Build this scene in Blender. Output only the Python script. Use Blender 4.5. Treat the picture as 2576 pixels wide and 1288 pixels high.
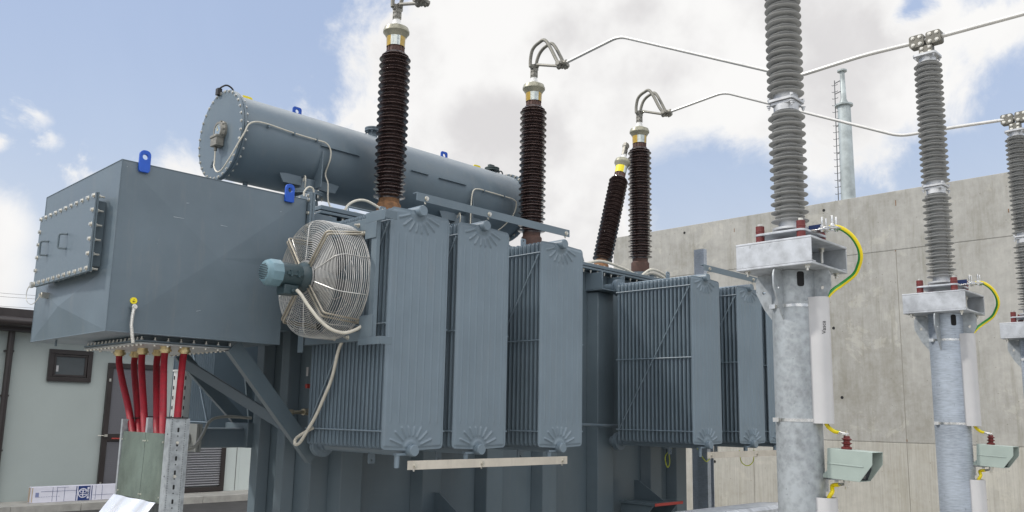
import bpy, bmesh, math, random
from math import sin, cos, pi, radians, sqrt, atan2
from mathutils import Vector, Matrix
random.seed(7)
sc = bpy.context.scene
col = sc.collection
for o in list(bpy.data.objects): bpy.data.objects.remove(o)

# ---------------------------------------------------------------- camera
YAW, PITCH, ROLL = 0.786323531, 0.166423085, 0.0193736058
fw = Vector((cos(YAW)*cos(PITCH), sin(YAW)*cos(PITCH), sin(PITCH)))
rt = Vector((sin(YAW), -cos(YAW), 0)); up = rt.cross(fw)
cr, sr = cos(ROLL), sin(ROLL)
rt2 = rt*cr + up*sr; up2 = -rt*sr + up*cr
cam_d = bpy.data.cameras.new('camera'); cam = bpy.data.objects.new('camera', cam_d); col.objects.link(cam)
m = Matrix.Identity(4)
for i in range(3):
    m[i][0] = rt2[i]; m[i][1] = up2[i]; m[i][2] = -fw[i]
m[0][3], m[1][3], m[2][3] = 0, 0, 1.6
cam.matrix_world = m
cam_d.sensor_width = 36; cam_d.lens = 2133.8/2576*36
cam_d.shift_x = 0; cam_d.shift_y = (687.9-644)/2576
cam_d.clip_start = 0.05; cam_d.clip_end = 3000
sc.camera = cam

# ---------------------------------------------------------------- light
SUN_AZ, SUN_EL = radians(134), radians(44)       # azimuth of the sun from +X towards +Y
sd = bpy.data.lights.new('sun', 'SUN'); sun = bpy.data.objects.new('sun', sd); col.objects.link(sun)
sd.energy = 2.7; sd.angle = radians(4.0); sd.color = (1.0, 0.95, 0.88)
sv = Vector((cos(SUN_AZ)*cos(SUN_EL), sin(SUN_AZ)*cos(SUN_EL), sin(SUN_EL)))
sun.rotation_euler = sv.to_track_quat('Z', 'Y').to_euler(); sun.location = (0, 0, 30)
sc.view_settings.view_transform = 'Standard'; sc.view_settings.look = 'None'
sc.view_settings.exposure = 0.1; sc.view_settings.gamma = 1.0; sc.view_settings.use_curve_mapping = False

class NT:
    """small helper to write node trees as expressions"""
    def __init__(s, nt): s.nt = nt; s.nt.nodes.clear()
    def n(s, t, **kw):
        nd = s.nt.nodes.new(t)
        for k, v in kw.items():
            if k == 'inp':
                for kk, vv in v.items(): s.set(nd, kk, vv)
            else: setattr(nd, k, v)
        return nd
    def set(s, nd, k, v):
        if isinstance(v, bpy.types.NodeSocket): s.nt.links.new(v, nd.inputs[k])
        else: nd.inputs[k].default_value = v
    def math(s, op, a, b=0.0, c=0.0, clamp=False):
        nd = s.nt.nodes.new('ShaderNodeMath'); nd.operation = op; nd.use_clamp = clamp
        s.set(nd, 0, a); s.set(nd, 1, b); s.set(nd, 2, c); return nd.outputs[0]
    def vmath(s, op, a, b=(0, 0, 0)):
        nd = s.nt.nodes.new('ShaderNodeVectorMath'); nd.operation = op
        s.set(nd, 0, a); s.set(nd, 1, b)
        return nd.outputs['Value'] if op in ('DISTANCE', 'DOT_PRODUCT', 'LENGTH') else nd.outputs[0]
    def noise(s, vec, scale, detail=4, rough=0.5, dist=0.0):
        nd = s.n('ShaderNodeTexNoise'); s.set(nd, 'Vector', vec); s.set(nd, 'Scale', scale)
        s.set(nd, 'Detail', detail); s.set(nd, 'Roughness', rough); s.set(nd, 'Distortion', dist)
        return nd
    def ramp(s, fac, stops, interp='LINEAR'):
        nd = s.n('ShaderNodeValToRGB'); s.set(nd, 'Fac', fac); cr_ = nd.color_ramp; cr_.interpolation = interp
        while len(cr_.elements) > 1: cr_.elements.remove(cr_.elements[-1])
        cr_.elements[0].position = stops[0][0]; cr_.elements[0].color = c4(stops[0][1])
        for p, c in stops[1:]:
            e = cr_.elements.new(p); e.color = c4(c)
        return nd.outputs['Color']
    def mix(s, fac, a, b, typ='MIX'):
        nd = s.n('ShaderNodeMixRGB', blend_type=typ); s.set(nd, 'Fac', fac); s.set(nd, 'Color1', c4(a) if not isinstance(a, bpy.types.NodeSocket) else a)
        s.set(nd, 'Color2', c4(b) if not isinstance(b, bpy.types.NodeSocket) else b); return nd.outputs['Color']
    def mrange(s, v, a, b, c=0.0, d=1.0, smooth=True):
        nd = s.n('ShaderNodeMapRange'); nd.interpolation_type = 'SMOOTHSTEP' if smooth else 'LINEAR'
        s.set(nd, 'Value', v); s.set(nd, 'From Min', a); s.set(nd, 'From Max', b); s.set(nd, 'To Min', c); s.set(nd, 'To Max', d)
        return nd.outputs['Result']
def c4(c):
    if isinstance(c, (int, float)): return (c, c, c, 1)
    return tuple(c) if len(c) == 4 else (*c, 1)

# ---------------------------------------------------------------- sky
world = bpy.data.worlds.new('World'); sc.world = world; world.use_nodes = True
T = NT(world.node_tree)
out = T.n('ShaderNodeOutputWorld'); bg = T.n('ShaderNodeBackground')
sky = T.n('ShaderNodeTexSky'); sky.sky_type = 'NISHITA'; sky.sun_disc = False
sky.sun_elevation = SUN_EL; sky.sun_rotation = pi/2 - SUN_AZ
sky.air_density = 1.0; sky.dust_density = 2.5; sky.ozone_density = 1.0; sky.altitude = 50
tc = T.n('ShaderNodeTexCoord')
d = T.vmath('NORMALIZE', tc.outputs['Generated'])
n1 = T.noise(d, 3.2, 3, 0.55); n2 = T.noise(d, 11.0, 8, 0.62, 0.3)
off = T.vmath('SUBTRACT', n1.outputs['Color'], (0.5, 0.5, 0.5))
off2 = T.vmath('SUBTRACT', n2.outputs['Color'], (0.5, 0.5, 0.5))
def vscale(v, k):
    nd = T.n('ShaderNodeVectorMath', operation='SCALE'); T.set(nd, 0, v); T.set(nd, 'Scale', k); return nd.outputs[0]
dw = T.vmath('ADD', T.vmath('ADD', d, vscale(off, 0.05)), vscale(off2, 0.10))
def dirv(az, el):
    a, e = radians(az), radians(el); return (cos(a)*cos(e), sin(a)*cos(e), sin(e))
# cloud banks (azimuth, elevation, radius in radians) and openings in them
banks = [(44, 22, .22), (36, 29, .22), (28, 22, .20), (52, 12, .07), (44, 13, .14), (53.5, 25, .05), (56, 19.0, .055), (20, 24, .13), (24, 30, .15),
         (38, 10, .08), (13.5, 23.5, .06), (9, 26, .09), (19.5, 18.5, .05), (61, 14, .05), (66, 13.3, .045), (63.5, 17.5, .020), (69.5, 14.0, .022), (40, 50, .40), (15, 42, .25), (62, 12.2, .03),
         (77.5, 9, .050), (79, 6.5, .08), (76, 17.0, .016), (75, 15.8, .013), (77, 14.8, .009), (23.6, 14.0, .016), (72.5, 14.3, .018), (81, 12.0, .04), (41, 14, .10),
         (-30, 35, .35), (-80, 40, .4), (-140, 35, .45), (180, 30, .35), (-110, 65, .4)]  # out-of-view banks around and behind the camera, added as fill light
holes = [(31.8, 13.6, .075), (28.8, 13.2, .075), (25.5, 11.6, .068), (34.2, 15.2, .035), (22, 12.5, .055), (13.3, 18.2, .058), (17.3, 14.6, .062), (11.0, 15.5, .10), (18.2, 25.2, .012), (30, 9, .08)]
def field(lst):
    v = None
    for az, el, r_ in lst:
        f_ = T.math('SUBTRACT', r_, T.vmath('DISTANCE', dw, dirv(az, el)))
        f_ = T.math('MULTIPLY', f_, 1.0/(r_**0.5))
        v = f_ if v is None else T.math('MAXIMUM', v, f_)
    return v
fb = field(banks); fh = field(holes)
F = T.math('MINIMUM', fb, T.math('MULTIPLY', fh, -1.0))
F = T.math('ADD', F, T.math('MULTIPLY', T.math('SUBTRACT', n2.outputs['Fac'], 0.5), 0.42))
mask = T.mrange(F, -0.055, 0.125)
n3 = T.noise(d, 7.0, 5, 0.5)
thick = T.mrange(F, 0.0, 0.35)
shade = T.math('MULTIPLY', T.mrange(n3.outputs['Fac'], 0.40, 0.62), thick)
ccol = T.mix(shade, (1.0, 0.992, 0.982), (0.76, 0.745, 0.75))
skyc = T.mix(1.0, sky.outputs['Color'], (0.98, 1.0, 1.06), 'MULTIPLY')
cirr = T.noise(d, 2.2, 6, 0.6, 0.8)
haze = T.math('MULTIPLY', T.mrange(cirr.outputs['Fac'], 0.4, 0.75), 0.12)
SKY = 0.115
sz = T.n('ShaderNodeSeparateXYZ'); T.set(sz, 0, d)
# cloud glow raised overhead and behind the camera, added fill for shaded faces
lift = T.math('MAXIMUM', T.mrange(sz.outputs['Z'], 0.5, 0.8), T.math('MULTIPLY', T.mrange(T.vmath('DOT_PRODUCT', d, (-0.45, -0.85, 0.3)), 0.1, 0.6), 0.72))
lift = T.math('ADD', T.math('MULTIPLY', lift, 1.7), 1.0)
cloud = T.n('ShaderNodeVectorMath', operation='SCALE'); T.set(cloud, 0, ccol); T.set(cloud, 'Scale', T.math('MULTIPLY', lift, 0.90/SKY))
hz = T.mrange(sz.outputs['Z'], 0.45, 0.02)
pale = T.ramp(hz, [(0.0, (0.41, 0.51, 0.715)), (0.35, (0.48, 0.575, 0.745)), (0.62, (0.56, 0.635, 0.76)), (1.0, (0.64, 0.69, 0.77))])
pv = T.n('ShaderNodeVectorMath', operation='SCALE'); T.set(pv, 0, pale); T.set(pv, 'Scale', 1.0/SKY); pale = pv.outputs[0]
base = T.mix(T.math('ADD', haze, 0.86), skyc, pale)
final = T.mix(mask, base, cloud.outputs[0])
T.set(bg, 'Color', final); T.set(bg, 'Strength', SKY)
world.node_tree.links.new(bg.outputs[0], out.inputs[0])

# ---------------------------------------------------------------- materials
MATS = {}
def mat(name, base, rough=0.5, metal=0.0, var=0.0, vscale_=3.0, bump=0.0, bscale=200.0, coat=0.0, dirt=0.0, spec=0.5):
    if name in MATS: return MATS[name]
    m_ = bpy.data.materials.new(name); m_.use_nodes = True; T = NT(m_.node_tree)
    o_ = T.n('ShaderNodeOutputMaterial'); p = T.n('ShaderNodeBsdfPrincipled')
    tcx = T.n('ShaderNodeNewGeometry').outputs['Position']
    c = c4(base)
    if var > 0:
        nz = T.noise(tcx, vscale_, 6, 0.6)
        lo = tuple(max(0, x*(1-var)) for x in c[:3]); hi = tuple(min(1, x*(1+var)) for x in c[:3])
        cc = T.ramp(nz.outputs['Fac'], [(0.3, lo), (0.7, hi)])
        if dirt > 0:
            mp = T.n('ShaderNodeMapping'); T.set(mp, 'Vector', tcx); mp.inputs['Scale'].default_value = (9, 9, 1.2)
            nz2 = T.noise(mp.outputs[0], 1.5, 7, 0.7)
            cc = T.mix(T.math('MULTIPLY', T.mrange(nz2.outputs['Fac'], 0.5, 0.75), dirt), cc, (0.25, 0.235, 0.21))
        oi = T.n('ShaderNodeObjectInfo'); vv = T.mrange(oi.outputs['Random'], 0, 1, 0.95, 1.06, False)
        cb2 = T.n('ShaderNodeCombineXYZ'); T.set(cb2, 0, vv); T.set(cb2, 1, vv); T.set(cb2, 2, vv); cc = T.mix(1.0, cc, cb2.outputs[0], 'MULTIPLY')
        T.set(p, 'Base Color', cc)
        T.set(p, 'Roughness', T.mrange(nz.outputs['Fac'], 0.3, 0.7, max(0.02, rough-0.07), min(1, rough+0.07)))
    else:
        T.set(p, 'Base Color', c); T.set(p, 'Roughness', rough)
    T.set(p, 'Metallic', metal); T.set(p, 'Coat Weight', coat); T.set(p, 'Specular IOR Level', spec)
    if bump > 0:
        b = T.n('ShaderNodeBump'); T.set(b, 'Strength', bump); T.set(b, 'Distance', 0.002)
        T.set(b, 'Height', T.noise(tcx, bscale, 3, 0.5).outputs['Fac']); T.set(p, 'Normal', b.outputs[0])
    m_.node_tree.links.new(p.outputs[0], o_.inputs[0]); MATS[name] = m_; return m_
PAINT = mat('blue_grey_paint', (0.112, 0.149, 0.177), 0.40, var=0.10, vscale_=2.3, bump=0.25, bscale=260, dirt=0.16)
PAINTR = mat('radiator_paint', (0.148, 0.194, 0.232), 0.46, var=0.07, vscale_=3, bump=0.2, bscale=300, dirt=0.10)
PAINTD = mat('tank_paint', (0.100, 0.134, 0.156), 0.40, var=0.10, vscale_=1.8, bump=0.25, bscale=260, dirt=0.07)
STEEL = mat('zinc_bolt', (0.62, 0.60, 0.54), 0.35, 0.9, var=0.15, vscale_=40)
ARMW = mat('arm_wire', (0.36, 0.33, 0.27), 0.38, 0.7, var=0.15, vscale_=25)
WIRE = mat('cage_wire', (0.55, 0.545, 0.52), 0.45, 0.6, var=0.12, vscale_=25)
BLUE = mat('blue_lug', (0.008, 0.075, 0.42), 0.4, var=0.08, vscale_=20)
YEL = mat('yellow_lug', (0.75, 0.60, 0.01), 0.4, var=0.08, vscale_=20)
RUST = mat('rusty_flange', (0.20, 0.10, 0.045), 0.8, var=0.5, vscale_=18, bump=0.4)
RUSTD = mat('brown_flange', (0.085, 0.045, 0.035), 0.7, var=0.35, vscale_=22, bump=0.3)
GLAZE = mat('brown_glaze', (0.046, 0.030, 0.028), 0.2, var=0.35, vscale_=14, coat=0.4)
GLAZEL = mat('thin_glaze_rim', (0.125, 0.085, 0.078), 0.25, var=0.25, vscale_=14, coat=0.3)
SILI = mat('grey_silicone', (0.37, 0.375, 0.37), 0.5, var=0.12, vscale_=6)
WHITE = mat('white_ceramic', (0.70, 0.70, 0.68), 0.35, var=0.05)
KHAKI = mat('khaki_cap', (0.30, 0.29, 0.22), 0.4, 0.3, var=0.12, vscale_=20)
GLASSY = mat('oil_glass', (0.52, 0.56, 0.52), 0.15, 0.3, var=0.2, vscale_=30, coat=0.6)
AMBER = mat('amber_oil', (0.42, 0.27, 0.02), 0.2, var=0.2, vscale_=30, coat=0.6)
YLAB = mat('yellow_label', (0.80, 0.66, 0.01), 0.5, var=0.05)
ALU = mat('cast_aluminium', (0.24, 0.232, 0.205), 0.55, 0.6, var=0.2, vscale_=25, bump=0.5, bscale=120)
ALUP = mat('aluminium_tube', (0.62, 0.61, 0.58), 0.42, 0.6, var=0.05, vscale_=8)
DCLAMP = mat('dark_clamp', (0.15, 0.145, 0.125), 0.6, 0.5, var=0.3, vscale_=25, bump=0.5, bscale=120)
BRAID = mat('braided_rope', (0.20, 0.195, 0.17), 0.6, 0.5, var=0.3, vscale_=90, bump=0.6, bscale=200)
RED = mat('red_cable', (0.24, 0.003, 0.013), 0.62, var=0.22, vscale_=30, bump=0.5, bscale=150)
BRASS = mat('brass_gland', (0.60, 0.48, 0.26), 0.35, 0.85, var=0.2, vscale_=30)
CREAM = mat('cream_conduit', (0.56, 0.53, 0.45), 0.5, var=0.12, vscale_=20)
BEIGE = mat('bare_channel', (0.55, 0.51, 0.44), 0.5, 0.2, var=0.12, vscale_=6, dirt=0.35)
MOTORD = mat('motor_body', (0.030, 0.055, 0.064), 0.4, var=0.15, vscale_=12)
MOTORL = mat('motor_cowl', (0.13, 0.22, 0.26), 0.4, var=0.12, vscale_=12, bump=0.2)
RUB = mat('black_rubber', (0.015, 0.015, 0.016), 0.6)
DARK = mat('dark_opening', (0.006, 0.006, 0.007), 0.8)
REDI = mat('red_insulator', (0.13, 0.018, 0.016), 0.4, var=0.1, vscale_=30)
PVC = mat('white_plastic', (0.44, 0.44, 0.445), 0.5, var=0.05, vscale_=4, dirt=0.06)
GREENB = mat('sage_enclosure', (0.30, 0.36, 0.33), 0.5, var=0.06, vscale_=10, bump=0.2, bscale=300)
YG_Y = mat('earth_yellow', (0.76, 0.60, 0.005), 0.45)
YG_G = mat('earth_green', (0.02, 0.24, 0.035), 0.45)
STAIN = mat('stainless_band', (0.70, 0.69, 0.66), 0.22, 0.95, var=0.2, vscale_=30)
BROWN = mat('dark_brown_frame', (0.030, 0.024, 0.023), 0.4, var=0.1)
GLASS = mat('window_pane', (0.09, 0.10, 0.105), 0.12, spec=0.6, var=0.1, vscale_=2)
LOUV = mat('louvre_metal', (0.36, 0.36, 0.38), 0.45, 0.3)
REDP = mat('red_paint', (0.36, 0.04, 0.03), 0.5, var=0.1, vscale_=10)
INK = mat('black_ink', (0.01, 0.01, 0.012), 0.6)
NAVY = mat('navy_print', (0.012, 0.035, 0.16), 0.6)
NAVYL = mat('faint_navy_print', (0.22, 0.25, 0.42), 0.6)
CARD = mat('white_carton', (0.66, 0.66, 0.74), 0.6, var=0.04, vscale_=8)
CARDE = mat('brown_carton_edge', (0.45, 0.36, 0.27), 0.8, var=0.1, vscale_=20)
MILL = mat('bright_sheet', (0.78, 0.79, 0.82), 0.25, 0.55, var=0.06, vscale_=5)

def galv(name, base, rough, metal, scale, streak=None):
    m_ = bpy.data.materials.new(name); m_.use_nodes = True; T = NT(m_.node_tree)
    o_ = T.n('ShaderNodeOutputMaterial'); p = T.n('ShaderNodeBsdfPrincipled')
    pos = T.n('ShaderNodeNewGeometry').outputs['Position']
    if streak:
        mp = T.n('ShaderNodeMapping'); T.set(mp, 'Vector', pos); mp.inputs['Scale'].default_value = streak; pos2 = mp.outputs[0]
    else: pos2 = pos
    v = T.n('ShaderNodeTexVoronoi'); T.set(v, 'Vector', T.vmath('ADD', pos2, vs(T, T.noise(pos2, scale*1.5, 3).outputs['Color'], 0.03))); T.set(v, 'Scale', scale)
    a = T.noise(pos, 4.0, 8, 0.62); b = T.noise(pos2, scale*0.7, 6, 0.7)
    k = T.math('ADD', T.math('MULTIPLY', T.math('SUBTRACT', v.outputs['Distance'], 0.4), 0.16), T.math('ADD', T.math('MULTIPLY', a.outputs['Fac'], 0.55), T.math('MULTIPLY', b.outputs['Fac'], 0.45)))
    lo = tuple(x*0.77 for x in base); hi = tuple(min(1, x*1.25) for x in base)
    c = T.ramp(k, [(0.39, lo), (0.5, base), (0.62, hi)])
    sm = T.noise(pos, 28, 4, 0.6)
    c = T.mix(T.math('MULTIPLY', T.mrange(sm.outputs['Fac'], 0.64, 0.72), 0.7), c, tuple(x*0.6 for x in base))
    T.set(p, 'Base Color', c); T.set(p, 'Metallic', metal); T.set(p, 'Roughness', T.mrange(k, 0.3, 0.7, rough+0.12, rough-0.08))
    bm_ = T.n('ShaderNodeBump'); T.set(bm_, 'Strength', 0.25); T.set(bm_, 'Distance', 0.002); T.set(bm_, 'Height', k); T.set(p, 'Normal', bm_.outputs[0])
    m_.node_tree.links.new(p.outputs[0], o_.inputs[0]); return m_
def vs(T, v, k):
    nd = T.n('ShaderNodeVectorMath', operation='SCALE'); T.set(nd, 0, v); T.set(nd, 'Scale', k); return nd.outputs[0]
GALV = galv('galvanised_steel', (0.31, 0.335, 0.35), 0.5, 0.35, 30)
GALVB = galv('galvanised_bluish', (0.34, 0.38, 0.43), 0.45, 0.4, 22, (1, 1, 9))
GALVL = galv('galvanised_light', (0.41, 0.43, 0.455), 0.5, 0.3, 16)
SHEET = galv('galvanised_reflection_tint', (0.40, 0.46, 0.40), 0.17, 0.9, 4, (1, 1, 0.4))  # green in the base colour stands in for a reflection on the zinc
MAST = galv('mast_zinc', (0.36, 0.40, 0.40), 0.5, 0.3, 2.5)

def concrete():
    m_ = bpy.data.materials.new('cast_concrete'); m_.use_nodes = True; T = NT(m_.node_tree)
    o_ = T.n('ShaderNodeOutputMaterial'); p = T.n('ShaderNodeBsdfPrincipled')
    pos = T.n('ShaderNodeNewGeometry').outputs['Position']
    sep = T.n('ShaderNodeSeparateXYZ'); T.set(sep, 0, pos); z = sep.outputs['Z']
    mp = T.n('ShaderNodeMapping'); T.set(mp, 'Vector', pos); mp.inputs['Scale'].default_value = (1, 5, 0.45)
    big = T.noise(pos, 0.9, 8, 0.66, 0.4); fine = T.noise(pos, 9, 8, 0.7); st = T.noise(mp.outputs[0], 3.2, 8, 0.72)
    k = T.math('ADD', T.math('MULTIPLY', big.outputs['Fac'], 0.5), T.math('ADD', T.math('MULTIPLY', fine.outputs['Fac'], 0.28), T.math('MULTIPLY', st.outputs['Fac'], 0.22)))
    c = T.ramp(k, [(0.36, (0.235, 0.225, 0.19)), (0.5, (0.33, 0.326, 0.302)), (0.64, (0.43, 0.422, 0.39))])
    # pale laitance blotches with hard edges
    bl = T.noise(pos, 2.3, 7, 0.72, 0.6)
    c = T.mix(T.math('MULTIPLY', T.mrange(bl.outputs['Fac'], 0.565, 0.60), 0.20), c, (0.58, 0.56, 0.48))
    dk = T.noise(mp.outputs[0], 1.7, 8, 0.7)
    c = T.mix(T.math('MULTIPLY', T.mrange(dk.outputs['Fac'], 0.52, 0.68), 0.42), c, (0.20, 0.19, 0.15))
    # lower lift is paler and more streaked
    low = T.math('MULTIPLY', T.mrange(z, 1.36, 1.33), 0.28)
    mp2 = T.n('ShaderNodeMapping'); T.set(mp2, 'Vector', pos); mp2.inputs['Scale'].default_value = (1, 22, 0.5)
    s2 = T.noise(mp2.outputs[0], 2.0, 6, 0.7)
    c = T.mix(low, c, T.ramp(s2.outputs['Fac'], [(0.35, (0.36, 0.34, 0.28)), (0.6, (0.62, 0.59, 0.50))]))
    sp = T.n('ShaderNodeTexVoronoi'); T.set(sp, 'Vector', pos); T.set(sp, 'Scale', 9)
    c = T.mix(T.math('MULTIPLY', T.mrange(sp.outputs['Distance'], 0.07, 0.045), 0.6), c, (0.10, 0.09, 0.07))
    T.set(p, 'Base Color', c); T.set(p, 'Roughness', 0.85)
    b = T.n('ShaderNodeBump'); T.set(b, 'Strength', 0.5); T.set(b, 'Distance', 0.006); T.set(b, 'Height', k); T.set(p, 'Normal', b.outputs[0])
    m_.node_tree.links.new(p.outputs[0], o_.inputs[0]); return m_
CONC = concrete()
PLASTER = mat('sage_plaster', (0.37, 0.415, 0.40), 0.85, var=0.05, vscale_=1.2, bump=0.5, bscale=150, dirt=0.05)
PANELW = mat('pale_panel', (0.52, 0.57, 0.55), 0.6, var=0.04, vscale_=2)
KERB = mat('kerb_concrete', (0.36, 0.35, 0.32), 0.85, var=0.2, vscale_=6, bump=0.5, bscale=60)
ASPH = mat('asphalt', (0.055, 0.052, 0.050), 0.9, var=0.35, vscale_=3, bump=0.8, bscale=90)
GRAVEL = mat('gravel', (0.34, 0.33, 0.305), 0.9, var=0.35, vscale_=14, bump=0.9, bscale=60)

# ---------------------------------------------------------------- mesh builder
class MB:
    def __init__(s): s.v = []; s.f = []; s.mi = []; s.m = 0; s.marks = []
    def mark(s):
        if not s.marks or s.marks[-1] != (len(s.v), len(s.f)): s.marks.append((len(s.v), len(s.f)))
        return s
    def add(s, vs_, fs):
        b = len(s.v); s.v += [Vector(x) for x in vs_]
        for f in fs: s.f.append(tuple(b+i for i in f)); s.mi.append(s.m)
        return s
    def box(s, a, b):
        x0, y0, z0 = a; x1, y1, z1 = b
        return s.add([(x0,y0,z0),(x1,y0,z0),(x1,y1,z0),(x0,y1,z0),(x0,y0,z1),(x1,y0,z1),(x1,y1,z1),(x0,y1,z1)],
                     [(0,3,2,1),(4,5,6,7),(0,1,5,4),(1,2,6,5),(2,3,7,6),(3,0,4,7)])
    def bar(s, p, q, w, h, upv=(0, 0, 1)):
        p, q = Vector(p), Vector(q); dd = (q-p).normalized(); u = Vector(upv)
        sx = dd.cross(u).normalized()*w/2; sz = sx.cross(dd).normalized()*h/2
        vs_ = []
        for e in (p, q):
            for i, j in ((-1,-1),(1,-1),(1,1),(-1,1)): vs_.append(e+sx*i+sz*j)
        return s.add(vs_, [(0,3,2,1),(4,5,6,7),(0,1,5,4),(1,2,6,5),(2,3,7,6),(3,0,4,7)])
    def cyl(s, p, q, r0, r1=None, n=20, cap=True):
        r1 = r0 if r1 is None else r1
        return s.loft([p, q], [r0, r1], n, cap)
    def loft(s, pts, rs, n=12, cap=True, closed=False, ph=0.0):
        pts = [Vector(p) for p in pts]; N = len(pts)
        tan = []
        for i in range(N):
            a = pts[i-1] if (i > 0 or closed) else pts[i]; b = pts[(i+1) % N] if (i < N-1 or closed) else pts[i]
            t = (b-a); tan.append(t.normalized() if t.length > 1e-9 else Vector((0,0,1)))
        ref = Vector((0,0,1)) if abs(tan[0].z) < 0.9 else Vector((1,0,0))
        u = tan[0].cross(ref).normalized(); base = len(s.v); vs_ = []
        for i in range(N):
            if i > 0: u = (u - tan[i]*u.dot(tan[i])); u.normalize()
            w = tan[i].cross(u)
            for k in range(n):
                a = ph+2*pi*k/n; vs_.append(pts[i]+(u*cos(a)+w*sin(a))*rs[i])
        fs = []
        M = N if closed else N-1
        for i in range(M):
            j = (i+1) % N
            for k in range(n): fs.append((i*n+k, i*n+(k+1) % n, j*n+(k+1) % n, j*n+k))
        if cap and not closed:
            fs.append(tuple(reversed(range(n)))); fs.append(tuple((N-1)*n+k for k in range(n)))
        return s.add(vs_, fs)
    def tube(s, pts, r, n=10, closed=False, smooth=0):
        pts = [Vector(p) for p in pts]
        if smooth: pts = catmull(pts, smooth, closed)
        return s.loft(pts, [r]*len(pts), n, True, closed)
    def lathe(s, prof, o, ax=(0,0,1), n=32, cap=True):
        o, ax = Vector(o), Vector(ax).normalized(); ref = Vector((0,0,1)) if abs(ax.z) < 0.9 else Vector((1,0,0))
        u = ax.cross(ref).normalized(); w = ax.cross(u); vs_ = []; fs = []; N = len(prof)
        for h, r in prof:
            for k in range(n):
                a = 2*pi*k/n; vs_.append(o+ax*h+(u*cos(a)+w*sin(a))*max(r, 1e-5))
        for i in range(N-1):
            for k in range(n): fs.append((i*n+k, i*n+(k+1) % n, (i+1)*n+(k+1) % n, (i+1)*n+k))
        if cap: fs.append(tuple(reversed(range(n)))); fs.append(tuple((N-1)*n+k for k in range(n)))
        return s.add(vs_, fs)
    def ring(s, o, ax, R, r, n=48, k=6):
        o, ax = Vector(o), Vector(ax).normalized(); ref = Vector((0,0,1)) if abs(ax.z) < 0.9 else Vector((1,0,0))
        u = ax.cross(ref).normalized(); w = ax.cross(u)
        return s.loft([o+(u*cos(2*pi*i/n)+w*sin(2*pi*i/n))*R for i in range(n)], [r]*n, k, False, True)
    def prism(s, poly, fa, dv):
        """poly: list of 2-D points, fa maps them to 3-D, dv is the extrusion vector"""
        n = len(poly); a = [Vector(fa(*p)) for p in poly]; dv = Vector(dv)
        return s.add(a+[p+dv for p in a], [tuple(range(n)), tuple(reversed(range(n, 2*n)))]+[(i, (i+1) % n, n+(i+1) % n, n+i) for i in range(n)])
    def plate_hole(s, outer, hc, hr, fa, dv, n=16):
        """plate (convex outline) with a round hole"""
        dv = Vector(dv); hc = Vector(hc); N = max(n, len(outer)*4)
        inner = []; outp = []
        for k in range(N):
            a = 2*pi*k/N; dd = Vector((cos(a), sin(a))); inner.append(hc+dd*hr)
            best = None
            for i in range(len(outer)):
                p, q = Vector(outer[i]), Vector(outer[(i+1) % len(outer)]); e = q-p
                den = dd.x*e.y-dd.y*e.x
                if abs(den) < 1e-12: continue
                w = p-hc; t = (w.x*e.y-w.y*e.x)/den; u = (w.x*dd.y-w.y*dd.x)/den
                if t > 0 and -1e-6 <= u <= 1+1e-6 and (best is None or t < best): best = t
            outp.append(hc+dd*best)
        A = [Vector(fa(*p)) for p in inner]; B = [Vector(fa(*p)) for p in outp]
        vs_ = A+B+[p+dv for p in A]+[p+dv for p in B]; fs = []
        for k in range(N):
            j = (k+1) % N
            fs += [(k, j, N+j, N+k), (2*N+k, 3*N+k, 3*N+j, 2*N+j), (k, 2*N+k, 2*N+j, j), (N+k, N+j, 3*N+j, 3*N+k)]
        return s.add(vs_, fs)
    def bolt(s, p, dd, r=0.009, h=0.008, shank=0.0, washer=True):
        p, dd = Vector(p), Vector(dd).normalized(); s.mark()
        if washer: s.loft([p, p+dd*0.0025], [r*1.35]*2, 10)
        s.loft([p+dd*0.0025, p+dd*h], [r, r*0.96], 6)
        if shank: s.loft([p+dd*h, p+dd*(h+shank)], [r*0.55]*2, 8)
        return s
def catmull(P, n, closed=False):
    out_ = []; N = len(P)
    rng = range(N) if closed else range(N-1)
    g = (lambda i: P[i % N]) if closed else (lambda i: P[max(0, min(N-1, i))])
    for i in rng:
        a, b, c, d_ = g(i-1), g(i), g(i+1), g(i+2)
        for k in range(n):
            t = k/n
            out_.append(0.5*((2*b)+(c-a)*t+(2*a-5*b+4*c-d_)*t*t+(3*b-a-3*c+d_)*t**3))
    if not closed: out_.append(P[-1])
    return out_
def fillet(P, r, n=5):
    """polyline with rounded corners"""
    P = [Vector(p) for p in P]; out_ = [P[0]]
    for i in range(1, len(P)-1):
        a, b, c = P[i-1], P[i], P[i+1]; k = min(r, (a-b).length*0.45, (c-b).length*0.45)
        p, q = b+(a-b).normalized()*k, b+(c-b).normalized()*k
        for j in range(n+1):
            t = j/n; out_.append(p*(1-t)**2+b*2*t*(1-t)+q*t*t)
    out_.append(P[-1]); return out_
def rrect(x0, y0, x1, y1, r, n=4):
    out_ = []
    for cx, cy, a0 in ((x1-r, y1-r, 0), (x0+r, y1-r, 90), (x0+r, y0+r, 180), (x1-r, y0+r, 270)):
        for k in range(n+1):
            a = radians(a0+90*k/n); out_.append((cx+r*cos(a), cy+r*sin(a)))
    return out_

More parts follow.
